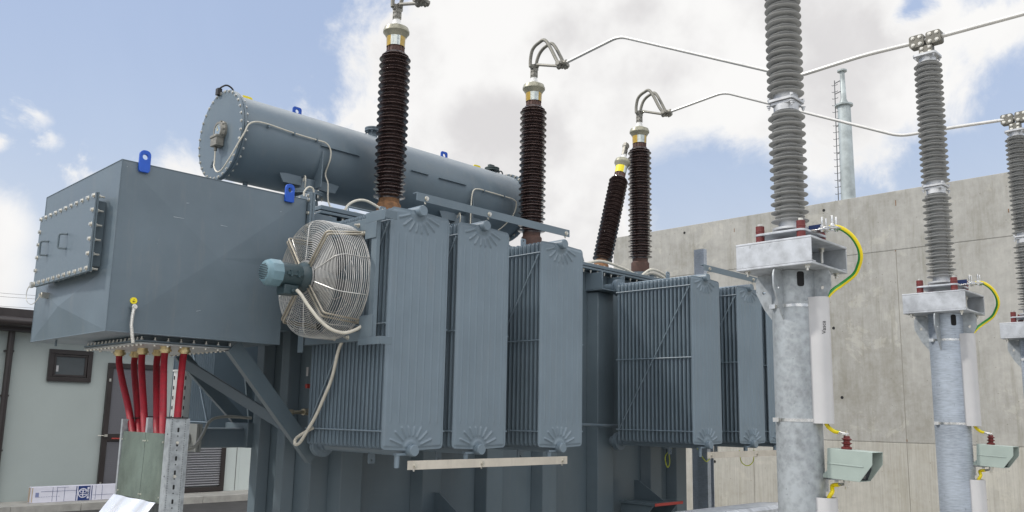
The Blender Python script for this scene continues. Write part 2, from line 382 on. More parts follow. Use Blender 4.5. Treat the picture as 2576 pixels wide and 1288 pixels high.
WM = {}     # world matrices
def _reg(o, parent, world):
    while parent is not None and level(parent) >= 2: parent = parent.parent     # thing > part > sub-part, no further
    if parent is not None:
        o.parent = parent; o.matrix_basis = WM[parent.name].inverted() @ world
    else: o.matrix_basis = world
    WM[o.name] = world
def tag(o, label=None, cat=None, group=None, kind=None):
    if label: o['label'] = label
    if cat: o['category'] = cat
    if group: o['group'] = group
    if kind: o['kind'] = kind
    return o
def thing(name, label, cat, loc, group=None, parent=None):
    o = bpy.data.objects.new(name, None); o.empty_display_size = 0.1; col.objects.link(o)
    _reg(o, parent, Matrix.Translation(Vector(loc))); return tag(o, label, cat, group)
def level(o):
    n = 0
    while o.parent is not None: o = o.parent; n += 1
    return n
def split(name, mb, mats, parent=None, M=None, **kw):
    """one object per marked piece"""
    mk = mb.marks or [(0, 0)]
    if mk[0] != (0, 0): mk = [(0, 0)]+mk
    mk = mk+[(len(mb.v), len(mb.f))]; res = []
    for (v0, f0), (v1, f1) in zip(mk[:-1], mk[1:]):
        if v1 == v0: continue
        q = MB(); q.v = mb.v[v0:v1]; q.f = [tuple(i-v0 for i in f) for f in mb.f[f0:f1]]; q.mi = mb.mi[f0:f1]
        used = sorted(set(q.mi)); ml = mats if isinstance(mats, (list, tuple)) else [mats]
        ml = [ml[i] for i in used]; q.mi = [used.index(i) for i in q.mi]
        c = sum(q.v, Vector())/len(q.v)
        res.append(obj(name, q, ml, parent, at=(c if M is None else None), M=M, **kw))
    return res
def stuffed(o): o['kind'] = 'stuff'; return o
def obj(name, mb, mats, parent=None, at=None, M=None, bevel=0, smooth=35, seg=2):
    """mesh coordinates are world ones (shifted to the origin of the part), unless M gives the part's own matrix"""
    if M is None:
        M = Matrix.Translation(Vector(at)) if at is not None else (WM[parent.name].copy() if parent is not None else Matrix.Identity(4))
        inv = M.inverted(); vs_ = [inv @ v for v in mb.v]
    else: vs_ = mb.v
    me = bpy.data.meshes.new(name); me.from_pydata([tuple(v) for v in vs_], [], mb.f)
    mats = mats if isinstance(mats, (list, tuple)) else [mats]
    for m_ in mats: me.materials.append(m_)
    me.polygons.foreach_set('material_index', mb.mi)
    bm = bmesh.new(); bm.from_mesh(me); bmesh.ops.recalc_face_normals(bm, faces=bm.faces); bm.to_mesh(me); bm.free()
    if smooth:
        me.polygons.foreach_set('use_smooth', [True]*len(me.polygons)); me.set_sharp_from_angle(angle=radians(smooth))
    o = bpy.data.objects.new(name, me); col.objects.link(o); _reg(o, parent, M)
    if bevel:
        b = o.modifiers.new('bevel', 'BEVEL'); b.width = bevel; b.segments = seg; b.limit_method = 'ANGLE'; b.angle_limit = radians(40); b.harden_normals = False
    return o
def copy_tree(o, delta=None, parent=None):
    c = o.copy(); col.objects.link(c)
    if parent is not None: c.parent = parent
    if delta is not None: c.matrix_basis = Matrix.Translation(delta) @ o.matrix_basis
    W = (WM[parent.name] @ c.matrix_basis) if parent is not None else c.matrix_basis.copy()
    WM[c.name] = W
    for ch in [x for x in KIDS.get(o.name, [])]: copy_tree(ch, None, c)
    return c
KIDS = {}
def index_kids():
    KIDS.clear()
    for x in bpy.data.objects:
        if x.parent: KIDS.setdefault(x.parent.name, []).append(x)

X, Y, Z = Vector((1,0,0)), Vector((0,1,0)), Vector((0,0,1))
#@@SETTING
# ================================================================ ground and setting
g = MB(); g.add([(-400,-400,0),(400,-400,0),(400,400,0),(-400,400,0)], [(0,1,2,3)])
tag(obj('ground', g, GRAVEL), kind='structure')
g = MB(); g.box((-20, 10.6, -0.05), (30, 14.5, 0.004)); tag(obj('road', g, ASPH), kind='structure')
g = MB()
for i in range(44):
    g.box((-14+i*1.0, 14.5, -0.05), (-14+i*1.0+0.994, 14.62, 0.12))
g.box((-14, 14.622, -0.05), (30, 15.3, 0.116)); tag(obj('pavement', g, KERB, bevel=0.006), kind='structure')

# building
bld = thing('service_building', 'low sage green building with dark brown window, doors and roof edge', 'building', (3.7, 15.3, 0))
w = MB(); w.box((-9, 15.3, 0), (7.72+0.02, 22, 3.0)); obj('wall', w, PLASTER, bld)
w = MB(); w.box((7.742, 15.3, 0), (12.5, 22, 3.0))
w.box((8.05, 15.297, 0), (8.056, 15.3, 3.0))
obj('pale_wall', w, [PANELW], bld)
w = MB(); w.box((7.98, 15.292, 0.12), (7.985, 15.2995, 3.0)); obj('panel_joint', w, BROWN, bld)
w = MB(); w.box((-9.3, 15.0, 2.98), (12.8, 22.3, 3.1)); w.box((-9.3, 14.93, 2.84), (12.8, 15.06, 3.12)); w.cyl((-9.3, 14.93, 2.92), (12.8, 14.93, 2.92), 0.075, n=16)
w.box((-9.3, 15.06, 2.78), (12.8, 15.3, 2.98)); obj('roof', w, BROWN, bld)
w = MB(); w.cyl((3.93, 15.22, 0.12), (3.93, 15.22, 2.86), 0.05, n=16)
for z in (0.9, 1.75, 2.45): w.cyl((3.93, 15.22, z), (3.93, 15.22, z+0.03), 0.058, n=16); w.box((3.86, 15.2, z), (3.99, 15.3, z+0.03))
obj('downpipe', w, BROWN, bld)
def frame(mb, x0, z0, x1, z1, t, y0, y1):
    mb.box((x0, y0, z1-t), (x1, y1, z1)); mb.box((x0, y0, z0), (x1, y1, z0+t)); mb.box((x0, y0, z0+t), (x0+t, y1, z1-t)); mb.box((x1-t, y0, z0+t), (x1, y1, z1-t))
w = MB(); frame(w, 4.53, 2.02, 5.21, 2.545, 0.075, 15.25, 15.32); frame(w, 4.61, 2.10, 5.13, 2.465, 0.035, 15.262, 15.31)
win = obj('window', w, BROWN, bld, bevel=0.004)
w = MB(); w.box((4.64, 15.28, 2.13), (5.10, 15.29, 2.44)); obj('pane', w, GLASS, win)
w = MB(); w.box((4.655, 15.272, 2.18), (4.69, 15.279, 2.28)); obj('sticker', w, PVC, win)
# door, ribbed
w = MB(); frame(w, 5.48, 0.13, 6.42, 2.37, 0.085, 15.24, 15.32); w.box((5.565, 15.255, 1.04), (6.335, 15.31, 1.17))
dr = obj('door', w, BROWN, bld, bevel=0.004)
w = MB()
for k in range(36): w.box((5.565, 15.268, 1.17+k*0.0308), (6.335, 15.285-0.004*(k % 2), 1.17+k*0.0308+0.027))
for k in range(26): w.box((5.565, 15.268, 0.215+k*0.0315), (6.335, 15.285-0.004*(k % 2), 0.215+k*0.0315+0.028))
w.box((5.565, 15.287, 0.2), (6.335, 15.31, 2.3)); obj('ribbed_panel', w, mat('ribbed_grey', (0.15, 0.15, 0.165), 0.5, 0.2), dr)
w = MB(); w.cyl((5.62, 15.2, 1.09), (6.28, 15.2, 1.09), 0.012, n=10); obj('panic_bar', w, REDP, dr)
w = MB(); w.box((5.50, 15.2, 1.12), (5.55, 15.24, 1.16)); w.cyl((5.40, 15.23, 1.14), (5.50, 15.23, 1.14), 0.006, n=8)
w.box((5.50, 15.225, 2.05), (5.53, 15.24, 2.10)); w.box((5.50, 15.225, 0.32), (5.53, 15.24, 0.37)); obj('hinge', w, STEEL, dr)
# louvred door
w = MB(); frame(w, 6.86, 0.125, 7.735, 1.13, 0.085, 15.235, 15.32); lv = obj('louvre_door', w, BROWN, bld, bevel=0.004)
w = MB()
for k in range(19):
    z = 0.235+k*0.0435; w.add([(6.945, 15.25, z), (7.65, 15.25, z), (7.65, 15.30, z+0.034), (6.945, 15.30, z+0.034), (6.945, 15.25, z+0.005), (7.65, 15.25, z+0.005), (7.65, 15.30, z+0.039), (6.945, 15.30, z+0.039)],
        [(0,3,2,1),(4,5,6,7),(0,1,5,4),(1,2,6,5),(2,3,7,6),(3,0,4,7)])
obj('slats', w, LOUV, lv)

# carton on the pavement
ct = thing('cardboard_carton', 'long white carton with navy print lying on the pavement in front of the green building', 'carton', (4.5, 15.0, 0.12))
w = MB(); w.box((4.36, 14.86, 0.118), (6.0, 15.0, 0.36)); cb = obj('box', w, CARD, ct, bevel=0.004)
yy = 14.858
w = MB()
for x0, x1, z0, z1 in ((4.50, 5.02, .285, .289), (4.67, 4.674, .13, .35), (4.735, 4.739, .13, .35), (4.845, 4.849, .13, .35), (4.735, 4.90, .343, .346),
                       (5.02, 5.032, .125, .352), (5.052, 5.235, .125, .352), (5.255, 5.267, .125, .352), (5.32, 5.324, .13, .35), (5.42, 5.424, .13, .35), (5.28, 5.60, .20, .204)):
    w.box((x0, yy-0.0008, z0), (x1, yy+0.003, z1))
for k in range(9): w.box((4.47+k*0.036, yy-0.0006, .205), (4.492+k*0.036, yy+0.003, .208))
obj('print', w, NAVY, ct)
w = MB(); w.box((4.425, yy-0.0006, .205), (4.475, yy+0.003, .275)); obj('faint_print', w, NAVYL, ct)
w = MB(); w.box((4.352, 14.9, 0.13), (4.3595, 14.96, 0.35)); w.box((4.37, 14.8575, 0.13), (4.385, 14.8595, 0.35)); obj('edge', w, CARDE, ct)
w = MB()    # round emblem: ring, two lobes
w.m = 0
w.lathe([(0, .075), (0.0012, .075)], (5.125, yy-0.0008, .24), (0, -1, 0), 32)
w.m = 1
w.lathe([(0, .060), (0.0012, .060)], (5.125, yy-0.0022, .24), (0, -1, 0), 32)
w.m = 0
w.box((5.117, yy-0.0045, .185), (5.131, yy-0.0035, .295)); w.box((5.08, yy-0.0046, .210), (5.175, yy-0.0036, .221))
w.ring((5.101, yy-0.004, .262), (0, 1, 0), 0.021, 0.0045, 20, 6); w.ring((5.149, yy-0.004, .262), (0, 1, 0), 0.021, 0.0045, 20, 6)
w.box((5.19, yy-0.002, .15), (5.222, yy-0.001, .33))
obj('emblem', w, [CARD, NAVY], ct)
def text(s, size, M, mt, parent, name='lettering', ext=0.0004):
    cu = bpy.data.curves.new(name, 'FONT'); cu.body = s; cu.size = size; cu.extrude = ext; cu.align_x = 'CENTER'; cu.align_y = 'CENTER'
    t = bpy.data.objects.new(name, cu); col.objects.link(t)
    dg = bpy.context.evaluated_depsgraph_get(); me = bpy.data.meshes.new_from_object(t.evaluated_get(dg))
    bpy.data.objects.remove(t); me.materials.clear(); me.materials.append(mt); me.name = name
    o = bpy.data.objects.new(name, me); col.objects.link(o); _reg(o, parent, M); return o
# text plane facing -Y, rotated to read upwards
Rm = Matrix(((0, -1, 0, 0), (0, 0, -1, 0), (1, 0, 0, 0), (0, 0, 0, 1)))
text('iboco', 0.056, Matrix.Translation((5.206, yy-0.003, .24)) @ Rm, NAVY, ct)

# concrete wall, far right
cw = thing('concrete_wall', 'tall bare cast concrete wall with formwork joints and tie holes, behind the substation poles', 'wall', (12.0, 3.0, 0))
WX, WT = 12.0, 4.835
w = MB(); w.box((WX, -14, -0.1), (WX+0.35, 9.42, 1.337)); w.box((WX, -14, 1.347), (WX+0.35, 9.42, 3.985)); w.box((WX, -14, 3.995), (WX+0.35, 9.42, WT))
w.box((WX+0.003, -14, 1.337), (WX+0.3, 9.41, 1.347)); w.box((WX+0.003, -14, 3.985), (WX+0.3, 9.41, 3.995))
obj('wall_face', w, CONC, cw, bevel=0.006)
w = MB()
for y in (9.0, 6.72, 4.44, 2.16, -0.12, -2.4):
    w.mark(); w.box((WX-0.0015, y-0.004, 0), (WX+0.004, y+0.004, 3.985))
JOINT = mat('joint_tone', (0.23, 0.22, 0.19), 0.9)  # plain darker tone of the formwork joint lines
split('vertical_joint', w, JOINT, cw)
w = MB()
for y in (7.9, 6.05, 5.45, 3.75, 2.9, 1.5):
    for z in (4.72,): w.mark(); w.cyl((WX-0.002, y, z), (WX+0.02, y, z), 0.022, n=14)
for y in (5.3, 3.6, 1.6):
    for z in (2.95, 1.95, 0.75): w.mark(); w.cyl((WX-0.002, y+(0.08 if z > 2 else 0), z), (WX+0.02, y+(0.08 if z > 2 else 0), z), 0.022, n=14)
for y in (8.42, 7.4): w.mark(); w.cyl((WX-0.002, y, 0.95), (WX+0.02, y, 0.95), 0.022, n=14)
split('tie_hole', w, DARK, cw)
w = MB()
for y, z, h in ((6.95, 4.60, .06), (6.2, 4.52, .05), (4.4, 4.62, .08), (3.0, 4.3, .05), (4.44, 3.97, .02), (4.43, 1.36, .03)):
    w.mark(); w.box((WX-0.002, y, z), (WX+0.002, y+0.010, z+h))
split('rust_mark', w, RUST, cw)

# zinc mast behind the wall
ms = thing('lattice_mast_pole', 'slim galvanised mast with a stepped top and side ladder rising behind the concrete wall', 'mast', (20, 8.46, 0))
w = MB(); w.loft([(20, 8.44, 0), (20, 8.455, 9.38)], [0.22, 0.155], 12); w.loft([(20, 8.455, 9.38), (20, 8.455, 9.55), (20, 8.46, 10.3)], [0.13, 0.07, 0.055], 12)
obj('pole', w, MAST, ms)
w = MB(); w.cyl((20, 8.455, 9.36), (20, 8.455, 9.40), 0.215, n=24); w.mark(); w.cyl((20, 8.46, 10.27), (20, 8.46, 10.31), 0.115, n=24); split('flange', w, MAST, ms)
w = MB()
w.cyl((19.9, 8.72, 2), (19.9, 8.62, 10.05), 0.012, n=8)
for k in range(44):
    z = 2.4+k*0.175; y = 8.72-0.1*(z-2)/8.05; w.tube([(19.9, y+0.075, z+0.02), (19.9, y+0.06, z), (19.9, y-0.06, z), (19.9, y-0.075, z+0.02)], 0.0075, 6)
for z in (10.03, 9.75, 8.9, 8.2, 7.5): w.cyl((19.9, 8.63, z-0.06), (19.95, 8.5, z), 0.012, n=8)
obj('ladder', w, mat('ladder_steel', (0.12, 0.125, 0.13), 0.5, 0.3), ms)

# galvanised channel posts behind the transformer
for px, py, h, lab in ((9.0, 5.72, 3.70, 'tall galvanised steel channel post standing behind the radiators at the transformer end'),):
    pt = thing('channel_post', lab, 'post', (px, py, 0))
    w = MB(); w.box((px, py-0.07, 0), (px+0.006, py+0.07, h)); w.box((px+0.006, py-0.07, 0), (px+0.07, py-0.064, h)); w.box((px+0.006, py+0.064, 0), (px+0.07, py+0.07, h))
    w.box((px+0.064, py-0.064, 0), (px+0.07, py-0.03, h)); w.box((px+0.064, py+0.03, 0), (px+0.07, py+0.064, h))
    obj('profile', w, GALVB, pt)
    w = MB(); w.box((px-0.1, py-0.15, 0), (px+0.15, py+0.15, 0.02)); obj('foot_plate', w, GALVB, pt)
pt = thing('channel_post', 'wide galvanised steel column seen below the radiators between the tank and the concrete wall', 'post', (9.6, 6.02, 0))
w = MB(); px, py, h = 9.55, 6.12, 2.6
w.box((px, py-0.10, 0), (px+0.008, py+0.10, h)); w.box((px+0.008, py-0.006, 0), (px+0.18, py+0.006, h)); w.box((px+0.18, py-0.1, 0), (px+0.188, py+0.1, h)); w.box((px+0.008, py-0.10, 0), (px+0.06, py-0.092, h))
obj('profile', w, GALVB, pt)

# covered cable tray at the bottom right
tr = thing('cable_trough_cover', 'galvanised sheet metal trough lid beside the nearest steel pole', 'trough cover', (7.0, 4.1, 0))
w = MB(); M_ = []
prof = [(0, 0), (0, .05), (.03, .075), (.42, .105), (.46, .08), (.46, 0), (.452, 0), (.452, .076), (.418, .097), (.032, .068), (.008, .048), (.008, 0)]
w.prism(prof, lambda a, b: (6.1, 4.2-a, 0.765+b), (1.42, 0, 0)); obj('lid', w, GALVL, tr)
w = MB(); w.box((6.12, 3.76, 0.0), (6.2, 4.18, 0.765)); w.mark(); w.box((7.40, 3.76, 0.0), (7.48, 4.18, 0.765)); split('stand', w, GALV, tr)

# far off power lines
w = MB()
for z, y in ((8.6, 60), (8.38, 60), (7.78, 60)):
    w.tube([(-60, y, z+5), (-20, y, z+1.2), (15, y, z), (50, y+3, z+3)], 0.012, 4, smooth=8)
tag(obj('power_line', w, mat('line', (0.2, 0.2, 0.2), 0.7)), 'thin overhead wires crossing the sky far away at the left edge', 'power line')
#@@TRANSFORMER
# ================================================================ power transformer
TR = thing('power_transformer', 'large blue grey power transformer with radiators, brown bushings, fan and oil conservator', 'transformer', (6.1, 6.5, 0))
YW = 5.80   # tank side wall facing the poles
XW0, XW1 = 3.64, 8.66
plan = [(XW0, YW), (XW1, YW), (XW1, 7.35), (XW0+0.5, 7.35), (XW0, 6.62)]
w = MB(); w.prism(plan, lambda a, b: (a, b, 0.45), (0, 0, 2.70))
tank = obj('tank', w, PAINTD, TR, bevel=0.01)
w = MB(); w.box((3.5, 5.85, 0.2), (8.8, 6.15, 0.45)); w.box((3.5, 7.0, 0.2), (8.8, 7.3, 0.45)); w.box((3.9, 5.9, 0.0), (4.5, 7.25, 0.2)); w.box((7.8, 5.9, 0), (8.4, 7.25, 0.2)); obj('skid', w, PAINTD, TR, bevel=0.008)
# lid with flange, bolts
lp = [(3.54, 5.70), (8.78, 5.70), (8.78, 7.45), (4.0, 7.45), (3.54, 6.75)]
w = MB(); w.prism(lp, lambda a, b: (a, b, 3.155), (0, 0, 0.022)); w.prism([(a+(0.01 if a < 6 else -0.01), b+(0.01 if b < 6.5 else -0.01)) for a, b in lp], lambda a, b: (a, b, 3.178), (0, 0, 0.006))
w.prism(lp, lambda a, b: (a, b, 3.185), (0, 0, 0.035))
lid = obj('lid', w, PAINT, TR, bevel=0.003)
w = MB()
for k in range(44):
    x = 3.66+k*0.1165; w.bolt((x, 5.745, 3.155), (0, 0, -1), 0.013, 0.016, 0.016); w.bolt((x, 5.745, 3.22), (0, 0, 1), 0.013, 0.014)
for k in range(8): w.bolt((3.59, 5.80+k*0.118, 3.155), (0, 0, -1), 0.013, 0.016, 0.016)
stuffed(obj('bolts', w, STEEL, lid))
# vertical stiffeners of the tank, each its own part
def stiff(name, poly, z0=0.48, z1=3.0):
    w = MB(); w.prism(poly, lambda a, b: (a, b, z0), (0, 0, z1-z0)); return obj(name, w, PAINTD, TR, bevel=0.006)
for x in (3.80, 4.62, 5.36, 6.10, 7.0, 7.86, 8.36):
    wd = 0.30
    stiff('stiffener', [(x, YW), (x+0.05, YW-0.11), (x+wd-0.05, YW-0.11), (x+wd, YW)] if abs(x-7.0) > .01 else [(6.93, YW), (6.96, YW-0.13), (7.22, YW-0.13), (7.25, YW)], 0.48, 2.92 if abs(x-7.0) < .01 else 3.0)
for y in (6.02, 6.42): stiff('stiffener', [(XW0, y), (XW0-0.09, y+0.03), (XW0-0.09, y+0.15), (XW0, y+0.18)])
# open U pocket on the stiffener between the two radiator groups
w = MB(); w.box((6.90, 5.56, 2.93), (7.28, 5.80, 2.94))
for x in (6.90, 7.272): w.box((x, 5.56, 2.941), (x+0.008, 5.80, 3.12))
obj('jacking_pocket', w, PAINT, TR, bevel=0.003)
# jacking bracket with red edge
for jx in (7.35, 4.55):
    w = MB(); w.box((jx, 5.24, 0.72), (jx+0.5, 5.69, 0.745)); w.prism([(0, 0), (0.40, 0), (0.06, .20), (0, .20)], lambda a, b: (jx+0.25, 5.69-a, 0.746+b), (0.012, 0, 0))
    for dx in (0.02, 0.45): w.prism([(0, 0), (0.42, 0), (0.20, -.24), (0, -.24)], lambda a, b: (jx+dx, 5.69-a, 0.719+b), (0.014, 0, 0))
    jb = obj('jacking_bracket', w, PAINTD, TR, bevel=0.002)
    w = MB(); w.box((jx-0.001, 5.236, 0.718), (jx+0.501, 5.2395, 0.747)); obj('red_edge', w, REDP, jb)
w = MB(); w.cyl((6.35, 5.60, 1.53), (7.3, 5.60, 1.515), 0.016, n=12); obj('drain_pipe', w, PAINT, TR)
w = MB(); w.box((3.635, 5.90, 1.88), (3.6385, 5.93, 1.95)); obj('white_plate', w, PVC, TR)
w = MB(); w.cyl((3.60, 5.86, 1.80), (3.639, 5.86, 1.80), 0.018, n=12); obj('red_plug', w, REDP, TR)
w = MB(); w.cyl((3.40, 5.70, 1.595), (3.50, 5.72, 1.60), 0.014, n=12); w.cyl((3.36, 5.70, 1.595), (3.40, 5.70, 1.595), 0.024, n=6); w.cyl((3.50, 5.72, 1.60), (3.56, 5.74, 1.60), 0.026, n=8); obj('valve', w, mat('dull_brass', (0.30, 0.27, 0.2), 0.4, 0.7, var=0.3, vscale_=60), TR)

# ---- radiators
FW, FZ0, FZ1 = 0.52, 1.372, 2.978
def front_panel():
    """pressed radiator face: flutes, sun-burst ribs round the header, rolled border; local x 0..FW, z, face towards -Y"""
    nx, nz = 130, 300; w = MB(); vs_ = []
    cx = FW*0.46
    def ss(a, b, t): t = max(0, min(1, (t-a)/(b-a))); return t*t*(3-2*t)
    for j in range(nz+1):
        for i in range(nx+1):
            x = FW*i/nx; e = min(x, FW-x); rc = 0.03
            corner = rc-sqrt(max(0, rc*rc-(rc-min(e, rc))**2))
            top = FZ1+0.012*(1-abs(x-cx)/(FW*0.54))-corner; bot = FZ0-0.012*(1-abs(x-cx)/(FW*0.54))+corner
            z = bot+(top-bot)*j/nz
            de = min(e, top-z, z-bot)
            h = 0.007*ss(0.014, 0.026, de)
            dt, db = FZ1-z, z-FZ0
            dend = min(dt, db)
            # flutes
            fl = 0
            for k in range(1, 8):
                c = FW*k/8; fl = max(fl, 1-min(1, abs(x-c)/0.0075))
            h += 0.0055*fl*ss(0.155, 0.185, dend)*ss(0.014, 0.026, de)
            # radial ribs
            r_ = sqrt((x-cx)**2+dend**2); a_ = atan2(dend, x-cx)
            if 0.075 < r_ < 0.30 and dend < 0.2:
                rib = 0
                for k in range(8):
                    ang = radians(20+20*k); dd = abs(a_-ang)*r_; rib = max(rib, 1-min(1, dd/0.0095))
                rmax = 0.145+0.05*abs(cos(a_))
                h += 0.010*ss(0, 0.7, rib)*ss(0.078, 0.092, r_)*(1-ss(rmax-0.012, rmax, r_))
            h += 0.006*(1-ss(0.048, 0.064, r_))
            vs_.append((x, -h, z))
    fs = [(j*(nx+1)+i, j*(nx+1)+i+1, (j+1)*(nx+1)+i+1, (j+1)*(nx+1)+i) for j in range(nz) for i in range(nx)]
    w.add(vs_, fs)
    # back and rim
    o = rr_fin(0.0); w.prism(o, lambda a, b: (a, 0.004, b), (0, 0.004, 0))
    return w
def rr_fin(inset, r=0.03):
    a = rrect(inset, FZ0+inset, FW-inset, FZ1-inset, max(0.006, r-inset), 5); cx = FW*0.46
    # add the slight apex at the header
    top = [p for p in a[:6]]; out_ = a[:6]+[(cx, FZ1-inset+0.012)]+a[6:18]+[(cx, FZ0+inset-0.012)]+a[18:]
    return out_
def fin_mb():
    w = MB(); w.prism(rr_fin(0), lambda a, b: (a, -0.0018, b), (0, 0.0036, 0))
    w.prism(rr_fin(0.007), lambda a, b: (a, -0.010, b), (0, 0.020, 0)); return w
YF = 4.52; PITCHF = 0.0463
rad_groups = []
def radiator(x0, first=None, fins='parts', far=False):
    """header pipes are the radiator's own mesh, fins and panel its sub-parts"""
    Mx = Matrix.Translation((x0, YF, 0))
    w = MB(); cx = FW*0.46
    for z, zz in ((2.985, 1), (1.362, -1)):
        w.cyl((cx, -0.045, z), (cx, 0.98, z), 0.039, n=28); w.cyl((cx, -0.053, z), (cx, -0.045, z), 0.034, 0.039, n=28)
        w.loft([(cx, 0.98, z), (cx, 1.06, z-zz*0.0), (cx, 1.30, z)], [0.05, 0.05, 0.05], 24)
        w.cyl((cx, 1.03, z), (cx, 1.055, z), 0.09, n=24); w.cyl((cx, 1.06, z), (cx, 1.085, z), 0.09, n=24)
    # distance rods on both sides
    for sx in (-0.006, FW+0.006):
        for z in (2.885, 2.188, 1.487): w.cyl((sx, -0.002, z), (sx, 0.90, z), 0.0055, n=8)
        w.cyl((sx-0.004 if sx < 0 else sx+0.004, 0.01, 2.87), (sx-0.004 if sx < 0 else sx+0.004, 0.86, 1.495), 0.0055, n=8)
    # lifting eyes
    for z0, z1 in ((3.015, 3.09), (1.255, 1.335)):
        hz = z1-0.022 if z0 > 2 else z0+0.024
        w.plate_hole([(cx-0.028, z0), (cx+0.028, z0), (cx+0.028, z1), (cx-0.028, z1)], (cx, hz), 0.010, lambda a, b: (a, 0.42, b), (0, 0.01, 0))
    # vent plug under the lower header
    w.cyl((cx-0.09, 0.02, 1.25), (cx-0.09, 0.02, 1.33), 0.018, n=12)
    w.box((cx-0.11, 0.0, 1.33), (cx+0.0, 0.04, 1.345))
    r = obj('radiator', w, PAINTR, TR, M=Mx)
    return r
FIN = fin_mb(); FP = front_panel()
def sub(name, src_mesh, M, parent, mats):
    o = bpy.data.objects.new(name, src_mesh); col.objects.link(o); _reg(o, parent, M); return o
r0 = radiator(3.35)
p0 = obj('front_panel', FP, PAINTR, r0, M=WM[r0.name].copy(), smooth=60)
f0 = obj('fin', FIN, PAINTR, r0, M=WM[r0.name] @ Matrix.Translation((0, PITCHF, 0)), smooth=30)
xs = [3.35, 3.955, 4.825, 6.955, 7.805]
rads = [r0]
for k, x0 in enumerate(xs):
    if k > 0:
        r = r0.copy(); col.objects.link(r); _reg(r, TR, Matrix.Translation((x0, YF, 0))); rads.append(r)
        sub('front_panel', p0.data, WM[r.name].copy(), r, PAINTR)
    r = rads[-1]
    for j in range(1, 20):
        if k == 0 and j == 1: continue
        sub('fin', f0.data, WM[r.name] @ Matrix.Translation((0, PITCHF*j, 0)), r, PAINTR)
def merged_fins(n=19):
    w = MB()
    for j in range(1, n+1):
        b = len(w.v); w.v += [v+Vector((0, PITCHF*j, 0)) for v in FIN.v]; w.f += [tuple(b+i for i in f) for f in FIN.f]; w.mi += FIN.mi
    return w
MF = merged_fins()
r = r0.copy(); col.objects.link(r); _reg(r, TR, Matrix.Translation((8.41, YF, 0)))
sub('front_panel', p0.data, WM[r.name].copy(), r, PAINTR)
mf = obj('fins', MF, PAINTR, r, M=WM[r.name].copy(), smooth=30); mf['kind'] = 'stuff'
Rpi = Matrix.Rotation(pi, 4, 'Z')
for x0 in (4.25, 5.2):     # far side of the tank: seen only under the cable box
    r = r0.copy(); col.objects.link(r); _reg(r, TR, Matrix.Translation((x0, 8.62, 0)) @ Rpi)
    sub('front_panel', p0.data, WM[r.name].copy(), r, PAINTR)
    q = sub('fins', mf.data, WM[r.name].copy(), r, PAINTR); q['kind'] = 'stuff'
# tie bars over and under the radiators
def tie(xa, xb, z, mt, pts, angle=True):
    w = MB(); w.box((xa, 4.455, z-0.029), (xb, 4.461, z+0.029))
    if angle: w.box((xa, 4.461, z+0.023), (xb, 4.50, z+0.029))
    o = obj('tie_bar', w, mt, TR)
    w = MB()
    for x in pts: w.bolt((x, 4.455, z-0.003), (0, -1, 0), 0.014, 0.012); w.cyl((x, 4.465, z-0.04), (x, 4.485, z-0.0), 0.006, n=8)
    split('bolt', w, STEEL, o); return o
tie(3.515, 5.10, 3.072, PAINT, (3.60, 4.20, 5.06)); tie(3.525, 5.095, 1.270, BEIGE, (3.585, 4.19, 5.045), False)
tie(7.10, 8.80, 3.072, PAINT, (7.20, 8.05, 8.65)); tie(7.10, 8.80, 1.270, BEIGE, (7.17, 8.03, 8.65), False)

